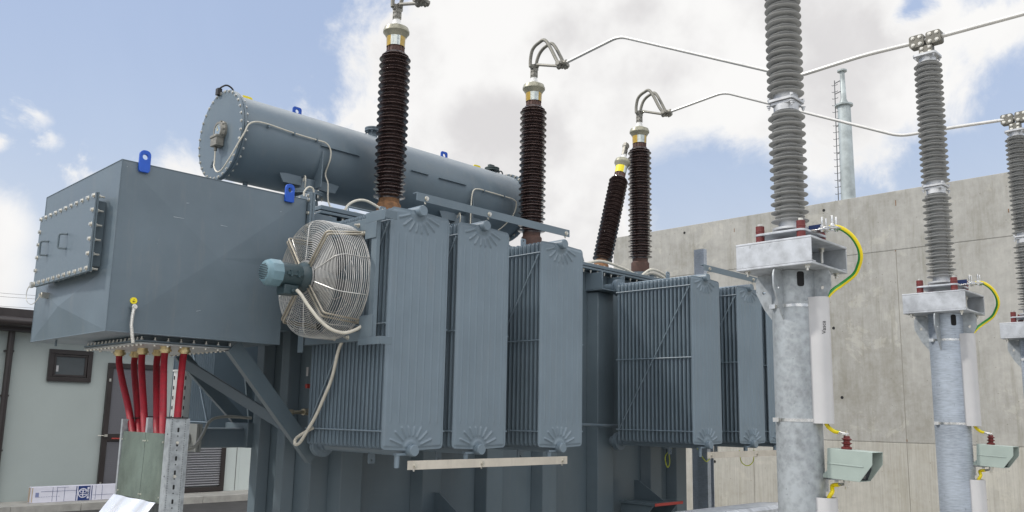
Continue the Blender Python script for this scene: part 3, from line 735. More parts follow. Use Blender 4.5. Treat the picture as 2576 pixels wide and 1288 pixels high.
# ---- high voltage bushings
def sheds(w, o, ax, z0, z1, n, rc, r1, r2, th=0.012, nn=40):
    p = (z1-z0)/n; prof = [(z0-0.01, rc)]
    for i in range(n):
        for q, rr in ((0.0, r1), (0.5, r2)):
            z = z0+p*(i+q)
            prof += [(z, rc), (z+p*0.12, rc+0.25*(rr-rc)), (z+p*0.15, rr-0.006), (z+p*0.18, rr), (z+p*0.225, rr-0.003), (z+p*0.33, rc+0.35*(rr-rc)), (z+p*0.44, rc)]
    prof.append((z1+0.01, rc)); f0_ = len(w.f); w.lathe(prof, o, ax, nn)
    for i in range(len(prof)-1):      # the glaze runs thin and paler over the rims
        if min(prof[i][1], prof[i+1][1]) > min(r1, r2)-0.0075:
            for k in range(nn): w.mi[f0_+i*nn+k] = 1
def bushing(x, y, z0, tilt=None, L=1.0, R=1.0, rust=RUST, terminal=True, lab=YLAB):
    """z0: lid level of the turret"""
    ax = Vector((0, 0, 1)) if tilt is None else Vector(tilt).normalized()
    q = Vector((0,0,1)).rotation_difference(ax).to_matrix().to_4x4()
    M = Matrix.Translation((x, y, z0)) @ q
    w = MB(); w.m = 0
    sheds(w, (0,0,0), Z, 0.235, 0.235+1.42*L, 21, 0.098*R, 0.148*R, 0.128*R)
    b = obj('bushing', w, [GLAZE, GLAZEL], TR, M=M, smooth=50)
    w = MB(); w.lathe([(0.0, .20*R), (0.035, .20*R), (0.035, .13*R)], (0,0,0), Z, 36); obj('turret', w, [PAINT], b, M=M)
    w = MB(); w.lathe([(0.035, .105*R), (0.06, .112*R), (0.17, .112*R), (0.185, .10*R), (0.19, .095*R), (0.235, .095*R)], (0,0,0), Z, 32); obj('base_flange', w, rust, b, M=M)
    t = 0.235+1.42*L
    w = MB(); w.lathe([(t, .078*R), (t+0.075, .078*R)], (0,0,0), Z, 28)
    for k in range(12):
        a = 2*pi*k/12; w.box((cos(a)*.078*R-.006, sin(a)*.078*R-.006, t), (cos(a)*.078*R+.006, sin(a)*.078*R+.006, t+0.07))
    obj('neck', w, RUSTD, b, M=M)
    # sight glass with amber oil sectors
    w = MB(); n = 36; r_ = 0.088*R
    for k in range(n):
        a0, a1 = 2*pi*k/n, 2*pi*(k+1)/n; am = math.degrees((a0+a1)/2) % 360
        w.m = 1 if ((130 < am < 202 or 262 < am < 305) if tilt is None else (150 < am < 250)) else 0
        w.add([(r_*cos(a0), r_*sin(a0), t+0.07), (r_*cos(a1), r_*sin(a1), t+0.07), (r_*1.04*cos(a1), r_*1.04*sin(a1), t+0.165), (r_*1.04*cos(a0), r_*1.04*sin(a0), t+0.165)], [(0,1,2,3)])
    obj('sight_glass', w, [GLASSY, AMBER if tilt is None else lab], b, M=M)
    w = MB(); w.lathe([(t+0.165, .092*R), (t+0.20, .112*R), (t+0.215, .125*R), (t+0.235, .125*R), (t+0.245, .118*R), (t+0.262, .115*R), (t+0.29, .06*R), (t+0.30, .045*R)], (0,0,0), Z, 36); obj('cap', w, KHAKI, b, M=M)
    w = MB(); w.lathe([(t+0.29, .055*R), (t+0.335, .036*R), (t+0.35, .036*R)], (0,0,0), Z, 24); obj('white_collar', w, WHITE, b, M=M)
    return b, M, t+0.35
HV = [(4.565, 6.2), (6.475, 6.2), (8.43, 6.2)]
tops = []
for i, (x, y) in enumerate(HV):
    b, M, t = bushing(x, y, 3.325-0.0, rust=[RUST, RUSTD, RUSTD][i], L=0.99); tops.append((x, y, 3.325+t))
nb, NM, nt_ = bushing(7.68, 6.25, 3.22, tilt=(0.395, 0.02, 1.22), L=0.80, R=0.80)
w = MB(); w.box((-0.03, -0.02, nt_-0.01), (0.03, 0.02, nt_+0.17)); w.cyl((0, 0.03, nt_+0.13), (0.0, -0.03, nt_+0.13), 0.036, n=16)
for dz in (0.05, 0.10, 0.14): w.cyl((0.012, -0.02, nt_+dz), (0.012, -0.034, nt_+dz), 0.009, n=8)
obj('terminal', w, ALU, nb, M=NM, bevel=0.004)
# wires and lead conduits on the lid
w = MB(); w.tube([(7.0, 5.95, 3.24), (7.3, 5.92, 3.33), (7.7, 5.9, 3.30), (7.95, 5.86, 3.24), (8.2, 5.85, 3.30), (8.6, 5.85, 3.24)], 0.016, 8, smooth=8)
w.mark(); w.tube([(7.95, 5.83, 3.24), (8.1, 5.80, 3.33), (8.35, 5.80, 3.31), (8.5, 5.80, 3.24)], 0.014, 8, smooth=8)
w.mark(); w.tube([(3.95, 6.02, 3.23), (4.0, 6.0, 3.36), (4.14, 5.98, 3.42), (4.35, 5.96, 3.36), (4.6, 5.9, 3.27), (5.2, 5.9, 3.24)], 0.012, 10, smooth=8)
w.mark(); w.tube([(3.7, 6.1, 3.23), (4.5, 6.1, 3.25), (5.6, 6.0, 3.24)], 0.012, 8, smooth=6)
split('lid_conduit', w, CREAM, TR)
w = MB(); w.box((4.15, 5.95, 3.22), (4.9, 6.1, 3.29)); w.mark(); w.box((7.1, 5.98, 3.22), (7.3, 6.1, 3.30)); w.mark(); w.cyl((8.22, 5.90, 3.22), (8.22, 5.90, 3.29), 0.05, n=16); split('lid_box', w, PAINT, TR, bevel=0.004)
w = MB(); w.tube([(3.85, 5.78, 3.225), (3.85, 5.78, 3.275), (4.3, 5.78, 3.275), (4.3, 5.78, 3.225)], 0.008, 8); obj('lid_handrail', w, PAINT, TR)
for x in (6.72,):
    w = MB(); w.prism([(0, 0), (.26, 0), (.18, .17), (.10, .17)], lambda a, b: (x+a, 5.86, 3.22+b), (0, 0.02, 0)); obj('lifting_web', w, PAINT, TR)

# ---- oil conservator
CX0, CX1, CY, CZ, CR = 3.20, 6.70, 6.85, 3.97, 0.372
w = MB(); w.cyl((CX0+0.02, CY, CZ), (CX1-0.02, CY, CZ), CR, n=96, cap=True)
# stiffening pads rolled along the shell
cons = obj('conservator', w, PAINT, TR, smooth=30)
w = MB(); w.cyl((CX0, CY, CZ), (CX0+0.022, CY, CZ), 0.402, n=96); w.cyl((CX0+0.026, CY, CZ), (CX0+0.045, CY, CZ), 0.402, n=96); obj('end_cover', w, PAINT, cons, bevel=0.002)
w = MB(); w.cyl((CX1, CY, CZ), (CX1+0.022, CY, CZ), 0.402, n=96); w.cyl((CX1-0.022, CY, CZ), (CX1-0.004, CY, CZ), 0.402, n=96); obj('end_cover', w, PAINT, cons, bevel=0.002)
w = MB(); w9 = MB()
for k in range(32):
    a = 2*pi*(k+.5)/32; y, z = CY+0.388*cos(a), CZ+0.388*sin(a)
    w9.bolt((CX0, y, z), (-1, 0, 0), 0.0105, 0.010); w.bolt((CX0+0.045, y, z), (1, 0, 0), 0.0105, 0.018); w.bolt((CX1+0.022, y, z), (1, 0, 0), 0.0105, 0.010); w.bolt((CX1-0.022, y, z), (-1, 0, 0), 0.0105, 0.014)
stuffed(obj('bolts', w, STEEL, cons)); split('bolt', w9, STEEL, cons)
def lug(x, y, z, mt, ww=0.045, hh=0.10, wide=False, parent=None, ay=True):
    w = MB()
    o2 = [(-ww, 0), (ww, 0)]+[(p[0], p[1]) for p in rrect(-ww, 0, ww, hh, min(ww, hh)*0.45, 4)[:10]]
    w.plate_hole(o2, (0, hh-0.042), 0.019, lambda a, b: (x+a, y, z+b), (0, 0.012, 0)); return obj('lifting_lug', w, mt, parent, at=(x, y, z))
zt = CZ+CR
lug(3.43, CY, zt-0.025, YEL, 0.055, 0.075, parent=cons); lug(3.94, CY, zt-0.01, BLUE, 0.046, 0.10, parent=cons)
lug(5.76, CY, zt-0.01, BLUE, 0.046, 0.10, parent=cons); lug(6.25, CY, zt-0.025, YEL, 0.055, 0.075, parent=cons)
# filler nozzle, valve, eye
w = MB(); w.cyl((4.81, CY, zt-0.03), (4.81, CY, zt+0.07), 0.045, n=20); w.cyl((4.81, CY, zt+0.07), (4.81, CY, zt+0.085), 0.085, n=24); w.cyl((4.81, CY, zt+0.09), (4.81, CY, zt+0.105), 0.085, n=24)
for k in range(8): a = 2*pi*k/8; w.bolt((4.81+.07*cos(a), CY+.07*sin(a), zt+0.07), (0,0,-1), 0.008, 0.02)
obj('filler_nozzle', w, PAINT, cons)
w = MB(); w.cyl((6.48, CY, zt-0.03), (6.48, CY, zt+0.05), 0.03, n=16); w.cyl((6.48, CY, zt+0.03), (6.48, CY, zt+0.045), 0.085, n=24); w.cyl((6.48, CY, zt+0.05), (6.48, CY, zt+0.065), 0.085, n=24)
w.box((6.43, CY-0.02, zt+0.066), (6.50, CY+0.02, zt+0.10)); w.ring((6.62, CY, zt+0.03), (0,1,0), 0.03, 0.008, 20, 8)
obj('breather_valve', w, mat('dark_green_paint', (0.035, 0.055, 0.055), 0.5), cons)
w = MB(); w.tube([(CX0-0.015, CY+0.06, zt-0.0), (CX0-0.02, CY+0.06, zt+0.05), (CX0+0.02, CY, zt+0.09), (CX0+0.07, CY-0.02, zt+0.07), (CX0+0.09, CY-0.03, zt+0.02)], 0.008, 8, smooth=6)
w.box((CX0-0.03, CY+0.04, zt+0.005), (CX0+0.01, CY+0.085, zt+0.065)); obj('earth_loop', w, RUB, cons)
# oil level gauge
G = Vector((CX0, 6.80, 3.99))
w = MB(); w.m = 0; w.lathe([(0, .088), (0.02, .088), (0.028, .080), (0.05, .072), (0.05, .056), (0.042, .055)], G, (-1,0,0), 40)
for k in range(10):
    a = 2*pi*k/10; w.bolt(G+Vector((-0.02, .079*cos(a), .079*sin(a))), (-1,0,0), 0.010, 0.02)
gg = obj('oil_gauge', w, ALU, cons)
w = MB(); w.m = 0; w.lathe([(0.044, .055), (0.046, .055)], G, (-1,0,0), 40); w.m = 1
w.prism([(-.006, -.004), (.006, -.004), (.002, .045), (-.002, .045)], lambda a, b: G+Vector((-0.0475, a*0.9+b*0.35, b*0.9)), (-0.001, 0, 0)); w.cyl(G+Vector((-.046, 0, 0)), G+Vector((-.049, 0, 0)), 0.009, n=12)
for k in range(7):
    a = radians(30+20*k); c = G+Vector((-0.047, .045*cos(a), .045*sin(a))); w.cyl(c, c+Vector((-0.001, 0, 0)), 0.003, n=6)
obj('dial', w, [mat('dial_face', (0.22, 0.28, 0.33), 0.2, coat=0.5), mat('dial_mark', (0.55, 0.50, 0.30), 0.5)], gg)
w = MB(); w.box((CX0-0.075, 6.75, 3.845), (CX0-0.005, 6.86, 3.935)); w.box((CX0-0.082, 6.745, 3.917), (CX0-0.004, 6.865, 3.94)); w.cyl((CX0-0.04, 6.825, 3.81), (CX0-0.04, 6.825, 3.845), 0.014, n=12)
obj('gauge_box', w, ALU, gg, bevel=0.004)
w = MB(); w.box((CX0-0.008, 6.925, 3.70), (CX0-0.001, 6.975, 3.75)); w.box((CX0-0.012, 6.935, 3.71), (CX0-0.008, 6.965, 3.74)); obj('drain_plate', w, PAINT, cons)
# signal conduit wrapped over the shell
def on_shell(x, ang, off=0.012): return Vector((x, CY-(CR+off)*cos(ang), CZ+(CR+off)*sin(ang)))
w = MB(); pts = [Vector((CX0-0.04, 6.825, 3.81)), Vector((CX0-0.04, 6.822, 3.72)), Vector((CX0-0.05, 6.80, 3.66)), Vector((CX0-0.05, 6.74, 3.605)), Vector((CX0-0.045, 6.66, 3.61)), Vector((CX0-0.03, 6.56, 3.70)), Vector((CX0-0.01, 6.485, 3.80)),
    Vector((CX0+0.02, 6.435, 3.90)), Vector((CX0+0.05, 6.43, 3.98)), on_shell(3.33, 0.15, .03), on_shell(3.45, .18, .022), on_shell(3.62, .15, .022), on_shell(3.78, .13, .022), on_shell(3.93, .125, .022), on_shell(4.02, .10, .03), on_shell(4.07, -.03, .03), on_shell(4.08, -.25, .03),
    on_shell(4.08, -.6, .02), Vector((4.09, 6.49, 3.65)), Vector((4.10, 6.49, 3.50)), Vector((4.13, 6.47, 3.40)), Vector((4.13, 6.46, 3.23))]
w.tube(pts, 0.007, 8, smooth=5)
w.mark()
pts = [Vector((5.80, 6.44, 3.23)), Vector((5.80, 6.44, 3.50)), Vector((5.81, 6.45, 3.75)), on_shell(5.83, -.12, .03), on_shell(5.90, -.0, .025), on_shell(6.05, .01, .02), on_shell(6.3, 0.0, .02), on_shell(6.44, -.03, .03), on_shell(6.49, -.15, .03), on_shell(6.47, -.5, .03), on_shell(6.40, -.95, .03), on_shell(6.34, -1.2, .03)]
w.tube(pts, 0.007, 8, smooth=5)
split('signal_conduit', w, CREAM, cons)
w = MB()
for x in (3.45, 3.70, 3.93, 6.0, 6.3): p = on_shell(x, 0.14 if x < 5 else 0.0, 0.0); w.mark(); w.box(p-Vector((.006, .034, .012)), p+Vector((.006, .004, .012)))
for xa, xb, an in ((3.98, 4.40, .03), (5.02, 5.24, .03), (5.38, 5.75, .03)):
    w.mark(); p0_, p1_ = on_shell(xa, an, .0), on_shell(xb, an, .0); w.bar(p0_-Y*0.008, p1_-Y*0.008, 0.03, 0.005)
split('conduit_clip', w, PAINT, cons)
# wedge webs, cradle wings and pedestals
for cx_ in (3.97, 5.82):
    w = MB(); w.loft([(cx_, 6.68, 3.22), (cx_, 6.68, 3.54)], [0.165, 0.115], 28); w.cyl((cx_, 6.68, 3.565), (cx_, 6.68, 3.68), 0.115, n=28)
    ped = obj('pedestal', w, PAINT, TR)
    w = MB(); w.cyl((cx_, 6.68, 3.535), (cx_, 6.68, 3.552), 0.178, n=40); w.cyl((cx_, 6.68, 3.555), (cx_, 6.68, 3.572), 0.178, n=40); obj('flange', w, PAINT, ped)
    w = MB()
    for k in range(8): a = 2*pi*(k+.4)/8; w.bolt((cx_+.155*cos(a), 6.68+.155*sin(a), 3.535), (0,0,-1), 0.011, 0.014, 0.012); w.bolt((cx_+.155*cos(a), 6.68+.155*sin(a), 3.572), (0,0,1), 0.011, 0.012)
    stuffed(obj('bolts', w, STEEL, ped))
    w = MB()
    for s_ in (-1, 1): w.prism([(0.09, 0), (0.27, 0.0), (0.31, .075), (0.09, .11)], lambda a, b: (cx_+s_*a, 6.60, 3.61+b), (0, 0.012, 0))
    w.prism([(6.462, 3.94)]+[(CY-sqrt(CR**2-(zz_-CZ)**2)+.004, zz_) for zz_ in (3.93, 3.85, 3.78, 3.71, 3.66, 3.63)]+[(6.70, 3.60), (6.47, 3.60)], lambda a, b: (cx_+.03, a, b), (0.012, 0, 0))
    obj('cradle_wing', w, PAINT, ped)
    w = MB(); w.tube([(cx_-.09, 6.53, 3.58), (cx_-.10, 6.51, 3.64), (cx_-.09, 6.54, 3.69), (cx_-.08, 6.58, 3.65)], 0.006, 8, smooth=6); obj('earth_strap', w, CREAM, ped)
w = MB(); w.cyl((3.47, 6.85, 3.22), (3.47, 6.85, 3.62), 0.022, n=14); w.mark(); w.cyl((6.3, 6.85, 3.22), (6.3, 6.85, 3.62), 0.022, n=14); split('support_pipe', w, PAINTD, cons)

# ---- low voltage cable box
BX0, BX1, BY0, BY1, BZ0, BZ1 = 1.935, 3.29, 5.50, 6.985, 2.075, 3.178
w = MB()
# side facing -Y with a shallow cross crease, the other faces plain; the lower end is shorter than the top
e = 0.026
A = (BX0, BY0, BZ0); B = (3.14, BY0, BZ0); C = (3.14, BY0, 2.62); D = (BX1, BY0, 2.72); E_ = (BX1, BY0, BZ1); F_ = (BX0, BY0, BZ1)
cm = (2.62, BY0-e, 2.63)
KL = 2.50   # top of the creased lower bay on the -X end
F2 = (BX0, BY0, KL)
vs_ = [A, B, C, D, E_, F_, cm, F2, (BX0-0.000, BY0, 2.29)]
fs = [(0, 1, 6), (1, 2, 6), (2, 3, 6), (3, 4, 6), (4, 5, 6), (5, 7, 6), (7, 8, 6), (8, 0, 6)]
w.add(vs_, fs)
# -X end: upper plain part, lower bay with X crease
a0, a1, a2, a3 = (BX0, BY1, BZ0), (BX0, BY0, BZ0), (BX0, BY0, KL), (BX0, BY1, KL)
ce = (BX0-0.028, 6.36, 2.29)
w.add([a0, a1, a2, a3, ce, (BX0, BY0, BZ1), (BX0, BY1, BZ1), (BX0, BY0, 2.29)], [(0, 1, 4), (1, 7, 4), (7, 2, 4), (2, 3, 4), (3, 0, 4), (3, 2, 5, 6)])
# top, bottom, back
w.add([(BX0, BY0, BZ1), (BX1, BY0, BZ1), (BX1, BY1, BZ1), (BX0, BY1, BZ1)], [(0,1,2,3)])
w.add([(BX0, BY0, BZ0), (3.14, BY0, BZ0), (3.14, BY1, BZ0), (BX0, BY1, BZ0)], [(0,3,2,1)])
w.add([(BX0, BY1, BZ0), (3.14, BY1, BZ0), (3.14, BY1, 2.62), (BX1, BY1, 2.72), (BX1, BY1, BZ1), (BX0, BY1, BZ1)], [(0,5,4,3,2,1)])
w.add([(3.14, BY0, BZ0), (3.14, BY1, BZ0), (3.14, BY1, 2.62), (3.14, BY0, 2.62), (BX1, BY1, 2.72), (BX1, BY0, 2.72), (BX1, BY1, BZ1), (BX1, BY0, BZ1)], [(0,1,2,3), (3,2,4,5), (5,4,6,7)])
bx = obj('cable_box', w, PAINT, TR, smooth=0)
w = MB()
for p, q in (((BX0, BY0, BZ0), (BX0, BY0, BZ1)), ((BX0, BY0, BZ1), (BX1, BY0, BZ1)), ((BX0, BY0, BZ1), (BX0, BY1, BZ1)), ((BX0, BY0, BZ0), (BX0, BY1, BZ0)), ((BX0, BY0, BZ0), (3.14, BY0, BZ0)), ((BX0, BY1, BZ0), (BX0, BY1, BZ1))): w.cyl(p, q, 0.0035, n=8)
obj('folded_edge', w, PAINT, bx)
# flanged neck to the tank
w = MB(); w.box((3.30, 5.46, 2.30), (3.318, 7.02, 3.235)); w.box((3.322, 5.46, 2.30), (3.34, 7.02, 3.235)); w.box((3.34, 5.62, 2.36), (3.64, 6.55, 3.12)); w.box((3.14, 5.7, 2.2), (3.34, 6.9, 2.62))
nk = obj('box_flange', w, PAINT, bx, bevel=0.002)
w = MB()
for k in range(9): z = 2.36+k*0.102; w.bolt((3.30, 5.485, z), (-1,0,0), 0.011, 0.014); w.bolt((3.34, 5.485, z), (1,0,0), 0.011, 0.014)
for k in range(12): y = 5.5+k*0.125; w.bolt((3.30, y, 3.21), (-1,0,0), 0.011, 0.014)
stuffed(obj('bolts', w, STEEL, nk))
w = MB(); w.tube([(3.265, 5.50, 3.20), (3.265, 5.50, 3.235), (3.295, 5.49, 3.275), (3.335, 5.49, 3.265), (3.345, 5.50, 3.20)], 0.007, 8, smooth=6); obj('earth_strap', w, CREAM, nk)
# lifting lugs on the front
def plate_lug(x, z0, z1, parent):
    w = MB(); hh = z1-z0; o2 = [(-.036, 0), (.036, 0)]+rrect(-.036, 0, .036, hh, .03, 4)[:10]
    w.plate_hole(o2, (0, hh-0.045), 0.018, lambda a, b: (x+a, BY0-0.024, z0+b), (0, 0.02, 0)); return obj('lifting_lug', w, BLUE, parent, at=(x, BY0, z0), bevel=0.002)
plate_lug(2.07, 3.118, 3.265, bx); plate_lug(3.135, 3.125, 3.262, bx)
# inspection cover on the end
DX = BX0-0.075; dy0, dy1, dz0, dz1 = 5.895, 7.06, 2.51, 3.115
dy0, dy1, dz0, dz1 = 5.66, 6.765, 2.455, 2.975
w = MB(); frame_t = 0.03
for a_, b_, c_, d_ in ((dy0+.05, dy1-.05, dz0+.045, dz0+.055), (dy0+.05, dy1-.05, dz1-.055, dz1-.045)): w.box((DX+0.012, a_, c_), (BX0, b_, d_))
w.box((DX+0.012, dy0+.05, dz0+.055), (BX0, dy0+.06, dz1-.055)); w.box((DX+0.012, dy1-.06, dz0+.055), (BX0, dy1-.05, dz1-.055))
w.box((DX+0.002, dy0, dz0), (DX+0.012, dy1, dz1)); cv0 = obj('cover_frame', w, PAINTD, bx, bevel=0.001)
w = MB(); w.box((DX-0.012, dy0, dz0), (DX, dy1, dz1)); cv = obj('inspection_cover', w, PAINT, bx, bevel=0.002)
w = MB(); w9 = MB()
def cb_(y, z): w.bolt((DX-0.012, y, z), (-1,0,0), 0.0125, 0.014); w9.bolt((DX+0.012, y, z), (1,0,0), 0.0125, 0.012, 0.03)
for k in range(11):
    y = dy0+0.025+k*(dy1-dy0-0.05)/10; cb_(y, dz0+0.022); cb_(y, dz1-0.022)
for k in range(1, 5):
    z = dz0+0.022+k*(dz1-dz0-0.044)/5; cb_(dy0+0.025, z); cb_(dy1-0.025, z)
split('bolt', w, STEEL, cv); stuffed(obj('bolts', w9, STEEL, cv))
for yc_, zc_ in ((6.55, 2.71), (6.16, 2.71)):
    w = MB(); w.tube(fillet([(DX-0.012, yc_-.03, zc_+.05), (DX-0.055, yc_-.0, zc_+.05), (DX-0.055, yc_, zc_-.05), (DX-0.012, yc_-.03, zc_-.05)], 0.018), 0.0075, 8); obj('handle', w, PAINTD, cv)
w = MB(); w.box((BX0-0.06, 6.63, 2.37), (BX0-0.005, 6.67, 2.41)); w.bolt((BX0-0.06, 6.65, 2.39), (-1,0,0), 0.012, 0.014); w.tube([(BX0-0.07, 6.65, 2.38), (BX0-0.09, 6.67, 2.335), (BX0-0.10, 6.73, 2.325), (BX0-0.11, 6.80, 2.36), (BX0-0.11, 6.815, 2.43), (BX0-0.10, 6.78, 2.475)], 0.003, 6, smooth=6)
w.box((DX-0.03, 6.75, 2.45), (DX-0.012, 6.79, 2.49)); obj('earth_loop', w, STEEL, bx)
# earth point and strap on the front
w = MB(); w.m = 0; w.cyl((2.085, BY0-0.002, 2.277), (2.085, BY0-0.012, 2.277), 0.0215, n=28); w.m = 1
for dx, dz, ww, hh in ((0, .006, .0012, .010), (0, -.003, .011, .0014), (0, -.0065, .007, .0014), (0, -.010, .003, .0014)): w.box((2.085-ww, BY0-0.0135, 2.277+dz-hh/2), (2.085+ww, BY0-0.012, 2.277+dz+hh/2))
obj('earth_symbol', w, [YLAB, INK], bx)
w = MB(); w.m = 1; w.cyl((2.083, BY0, 2.236), (2.083, BY0-0.03, 2.236), 0.02, n=16); w.m = 0; w.bolt((2.083, BY0-0.038, 2.236), (0,-1,0), 0.013, 0.014)
w.loft([Vector(p) for p in [(2.083, BY0-.034, 2.236), (2.075, BY0-.038, 2.18), (2.072, BY0-.042, 2.12), (2.085, BY0-.040, 2.05), (2.095, BY0-.035, 2.01)]], [0.011, 0.010, 0.010, 0.011, 0.012], 8)
obj('earth_strap', w, [mat('tinned_braid', (0.62, 0.61, 0.57), 0.45, 0.6, var=0.25, vscale_=120, bump=0.6, bscale=250), PAINTD], bx)
SCR = mat('bare_scratch', (0.42, 0.45, 0.47), 0.4, 0.4)
for x_, z_, l_, r_ in ((2.29, 2.86, .07, .10), (2.62, 2.86, .05, -.05), (2.20, 2.66, .006, 3.0), (3.07, 3.04, .015, .6), (2.37, 2.97, .02, .3), (1.965, 3.135, .006, 0), (2.5, 2.25, .03, .8)):
    ys = [BY0-.002-.026*max(0, min((q-BX0)/.685, (3.25-q)/.63, (z_-BZ0)/.555, (BZ1-z_)/.548)) for q in (x_, x_+l_)]
    w = MB(); w.add([(x_, ys[0], z_), (x_+l_, ys[1], z_+r_*.012), (x_+l_, ys[1], z_+r_*.012+.0015), (x_, ys[0], z_+.003)], [(0, 1, 2, 3)]); obj('scratch', w, SCR, bx)
w = MB(); w.box((1.99, 6.6, 2.03), (2.0, 6.62, 2.075)); obj('drip_tab', w, PAINTD, bx)
# gland plate underneath
w = MB(); w.box((2.24, 5.66, 2.046), (2.83, 6.56, 2.074)); gn = obj('gland_neck', w, PAINTD, bx)
w = MB(); w.box((2.19, 5.61, 2.033), (2.85, 6.62, 2.045)); w.m = 1; w.box((2.19, 5.61, 2.018), (2.85, 6.62, 2.030)); gp = obj('gland_plate', w, [PAINT, mat('gland_alu', (0.40, 0.41, 0.40), 0.45, 0.4, var=0.15, vscale_=9)], bx, bevel=0.002)
w = MB()
def gb(x, y): w.bolt((x, y, 2.045), (0,0,1), 0.010, 0.010, 0.012); w.bolt((x, y, 2.018), (0,0,-1), 0.010, 0.010)
for k in range(15): gb(2.212, 5.63+k*0.0693); gb(2.828, 5.63+k*0.0693)
for k in range(1, 7): gb(2.212+k*0.088, 5.63); gb(2.212+k*0.088, 6.60)
stuffed(obj('bolts', w, STEEL, gp))
GL = [(2.365, 6.40), (2.505, 6.47), (2.39, 6.05), (2.525, 6.11), (2.415, 5.73), (2.53, 5.69)]
w = MB()
for x, y in GL: w.mark(); w.cyl((x, y, 2.000), (x, y, 2.018), 0.034, n=24); w.cyl((x, y, 1.985), (x, y, 2.000), 0.041, n=24); w.cyl((x, y, 1.975), (x, y, 1.985), 0.031, n=24)
split('cable_gland', w, BRASS, gp)
# braces from the box to the tank
def channel(p, q, wd, dp):
    w = MB(); w.bar(p, q, 0.008, wd); dd = (Vector(q)-Vector(p)).normalized()
    n_ = dd.cross(Y if abs(dd.y) < .8 else X).normalized()
    for s_ in (-1, 1): w.bar(Vector(p)+n_*s_*(wd/2-0.004)+Y*dp/2, Vector(q)+n_*s_*(wd/2-0.004)+Y*dp/2, dp, 0.008)
    return w
obj('brace', channel((2.84, 5.60, 2.05), (3.58, 5.66, 1.26), 0.115, 0.045), PAINTD, bx)
obj('brace', channel((3.04, 6.92, 2.06), (3.78, 6.92, 1.36), 0.10, 0.04), PAINTD, bx)
obj('brace', channel((3.03, 6.85, 1.99), (3.60, 5.70, 1.36), 0.085, 0.02), PAINTD, bx)
obj('brace', channel((3.52, 6.7, 2.05), (3.62, 6.7, 1.45), 0.05, 0.02), PAINTD, bx)
w = MB(); w.box((3.50, 6.55, 1.30), (3.66, 6.95, 1.50)); obj('brace_bracket', w, PAINTD, TR, bevel=0.004)
# lower pipe housing at the tank end
w = MB(); w.prism(rrect(6.60, 1.30, 6.78, 1.46, 0.03), lambda a, b: (3.12, a, b), (0.55, 0, 0)); hs = obj('pipe_housing', w, PAINT, TR)
w = MB(); w.box((3.07, 6.56, 1.27), (3.09, 6.82, 1.49)); w.box((3.095, 6.56, 1.27), (3.115, 6.82, 1.49)); w.cyl((2.75, 6.72, 1.37), (3.07, 6.70, 1.37), 0.05, n=20); obj('pipe_flange', w, mat('grey_pipe', (0.22, 0.23, 0.22), 0.5, var=0.1), hs)
w = MB(); w.tube([(2.55, 5.6, 1.44), (2.62, 5.75, 1.34), (2.80, 6.0, 1.34), (2.95, 6.2, 1.42), (3.1, 6.4, 1.52), (3.3, 6.55, 1.55), (3.55, 6.6, 1.54)], 0.012, 8, smooth=8); obj('grey_hose', w, mat('hose', (0.30, 0.30, 0.27), 0.5), hs)

# ---- cooling fan
FC = Vector((3.02, 4.985, 2.495)); RB = 0.40
fan_w = MB()     # cage rings
xf, xb = 3.005, 3.07
for k in range(16): fan_w.ring((xf+0.012*(k/15), FC.y, FC.z), X, 0.130+k*0.0147, 0.0022, 72, 5)
for k in range(1, 5):
    t = k/5; R_ = 0.350+(RB-0.350)*sin(t*pi/2); fan_w.ring((xf+0.012+0.045*(1-cos(t*pi/2)), FC.y, FC.z), X, R_, 0.0017, 80, 5)
for k in range(13): fan_w.ring((xf+0.062+k*0.0155, FC.y, FC.z), X, RB, 0.0022, 80, 5)
for k in range(4): fan_w.ring((xf+0.25, FC.y, FC.z), X, RB-0.01-k*0.09, 0.0022, 64, 5)
cage = obj('fan_guard', fan_w, WIRE, TR, at=FC, smooth=60)
def polar(x, R_, a): return Vector((x, FC.y+R_*cos(a), FC.z+R_*sin(a)))
w = MB()
for k in range(10):
    w.mark(); a = radians(18+36*k); w.tube([polar(xf-0.003, 0.12, a), polar(xf+0.008, 0.352, a), polar(xf+0.03, 0.386, a), polar(xf+0.06, RB+.002, a), polar(xf+0.25, RB+0.004, a)], 0.003, 6)
split('spoke', w, WIRE, cage)
FR = Vector((3.27, 0, 0))
for ay, az in ((4.695, 2.80), (4.70, 2.20), (5.23, 2.79), (5.24, 2.20)):
    a = atan2(az-FC.z, ay-FC.y); w = MB(); R1 = 0.395
    for s_ in (-1, 1):
        off_ = Vector((0, -sin(a), cos(a)))*0.014*s_
        w.tube(fillet([polar(xf-0.012, 0.09, a)+off_, polar(xf-0.012, R1-.02, a)+off_, Vector((3.255, ay, az))+off_], 0.02, 4), 0.0072, 8)
    arm = obj('support_arm', w, ARMW, cage)
    w = MB(); w.m = 0; w.cyl((3.262, ay, az), (3.30, ay, az), 0.024, n=16); w.m = 1; w.bolt((3.262, ay, az), (-1,0,0), 0.014, 0.016, 0.01); obj('rubber_mount', w, [RUB, STEEL], arm)
w = MB(); w.lathe([(0, .118), (0.006, .118), (0.006, .05)], (xf-0.008, FC.y, FC.z), X, 40); w.lathe([(0, .085), (0.10, .075)], (xf+0.03, FC.y, FC.z), X, 32)
BY_ = 0; obj('hub_plate', w, mat('hub_alu', (0.34, 0.34, 0.335), 0.5, 0.3, var=0.08), cage)
w = MB()
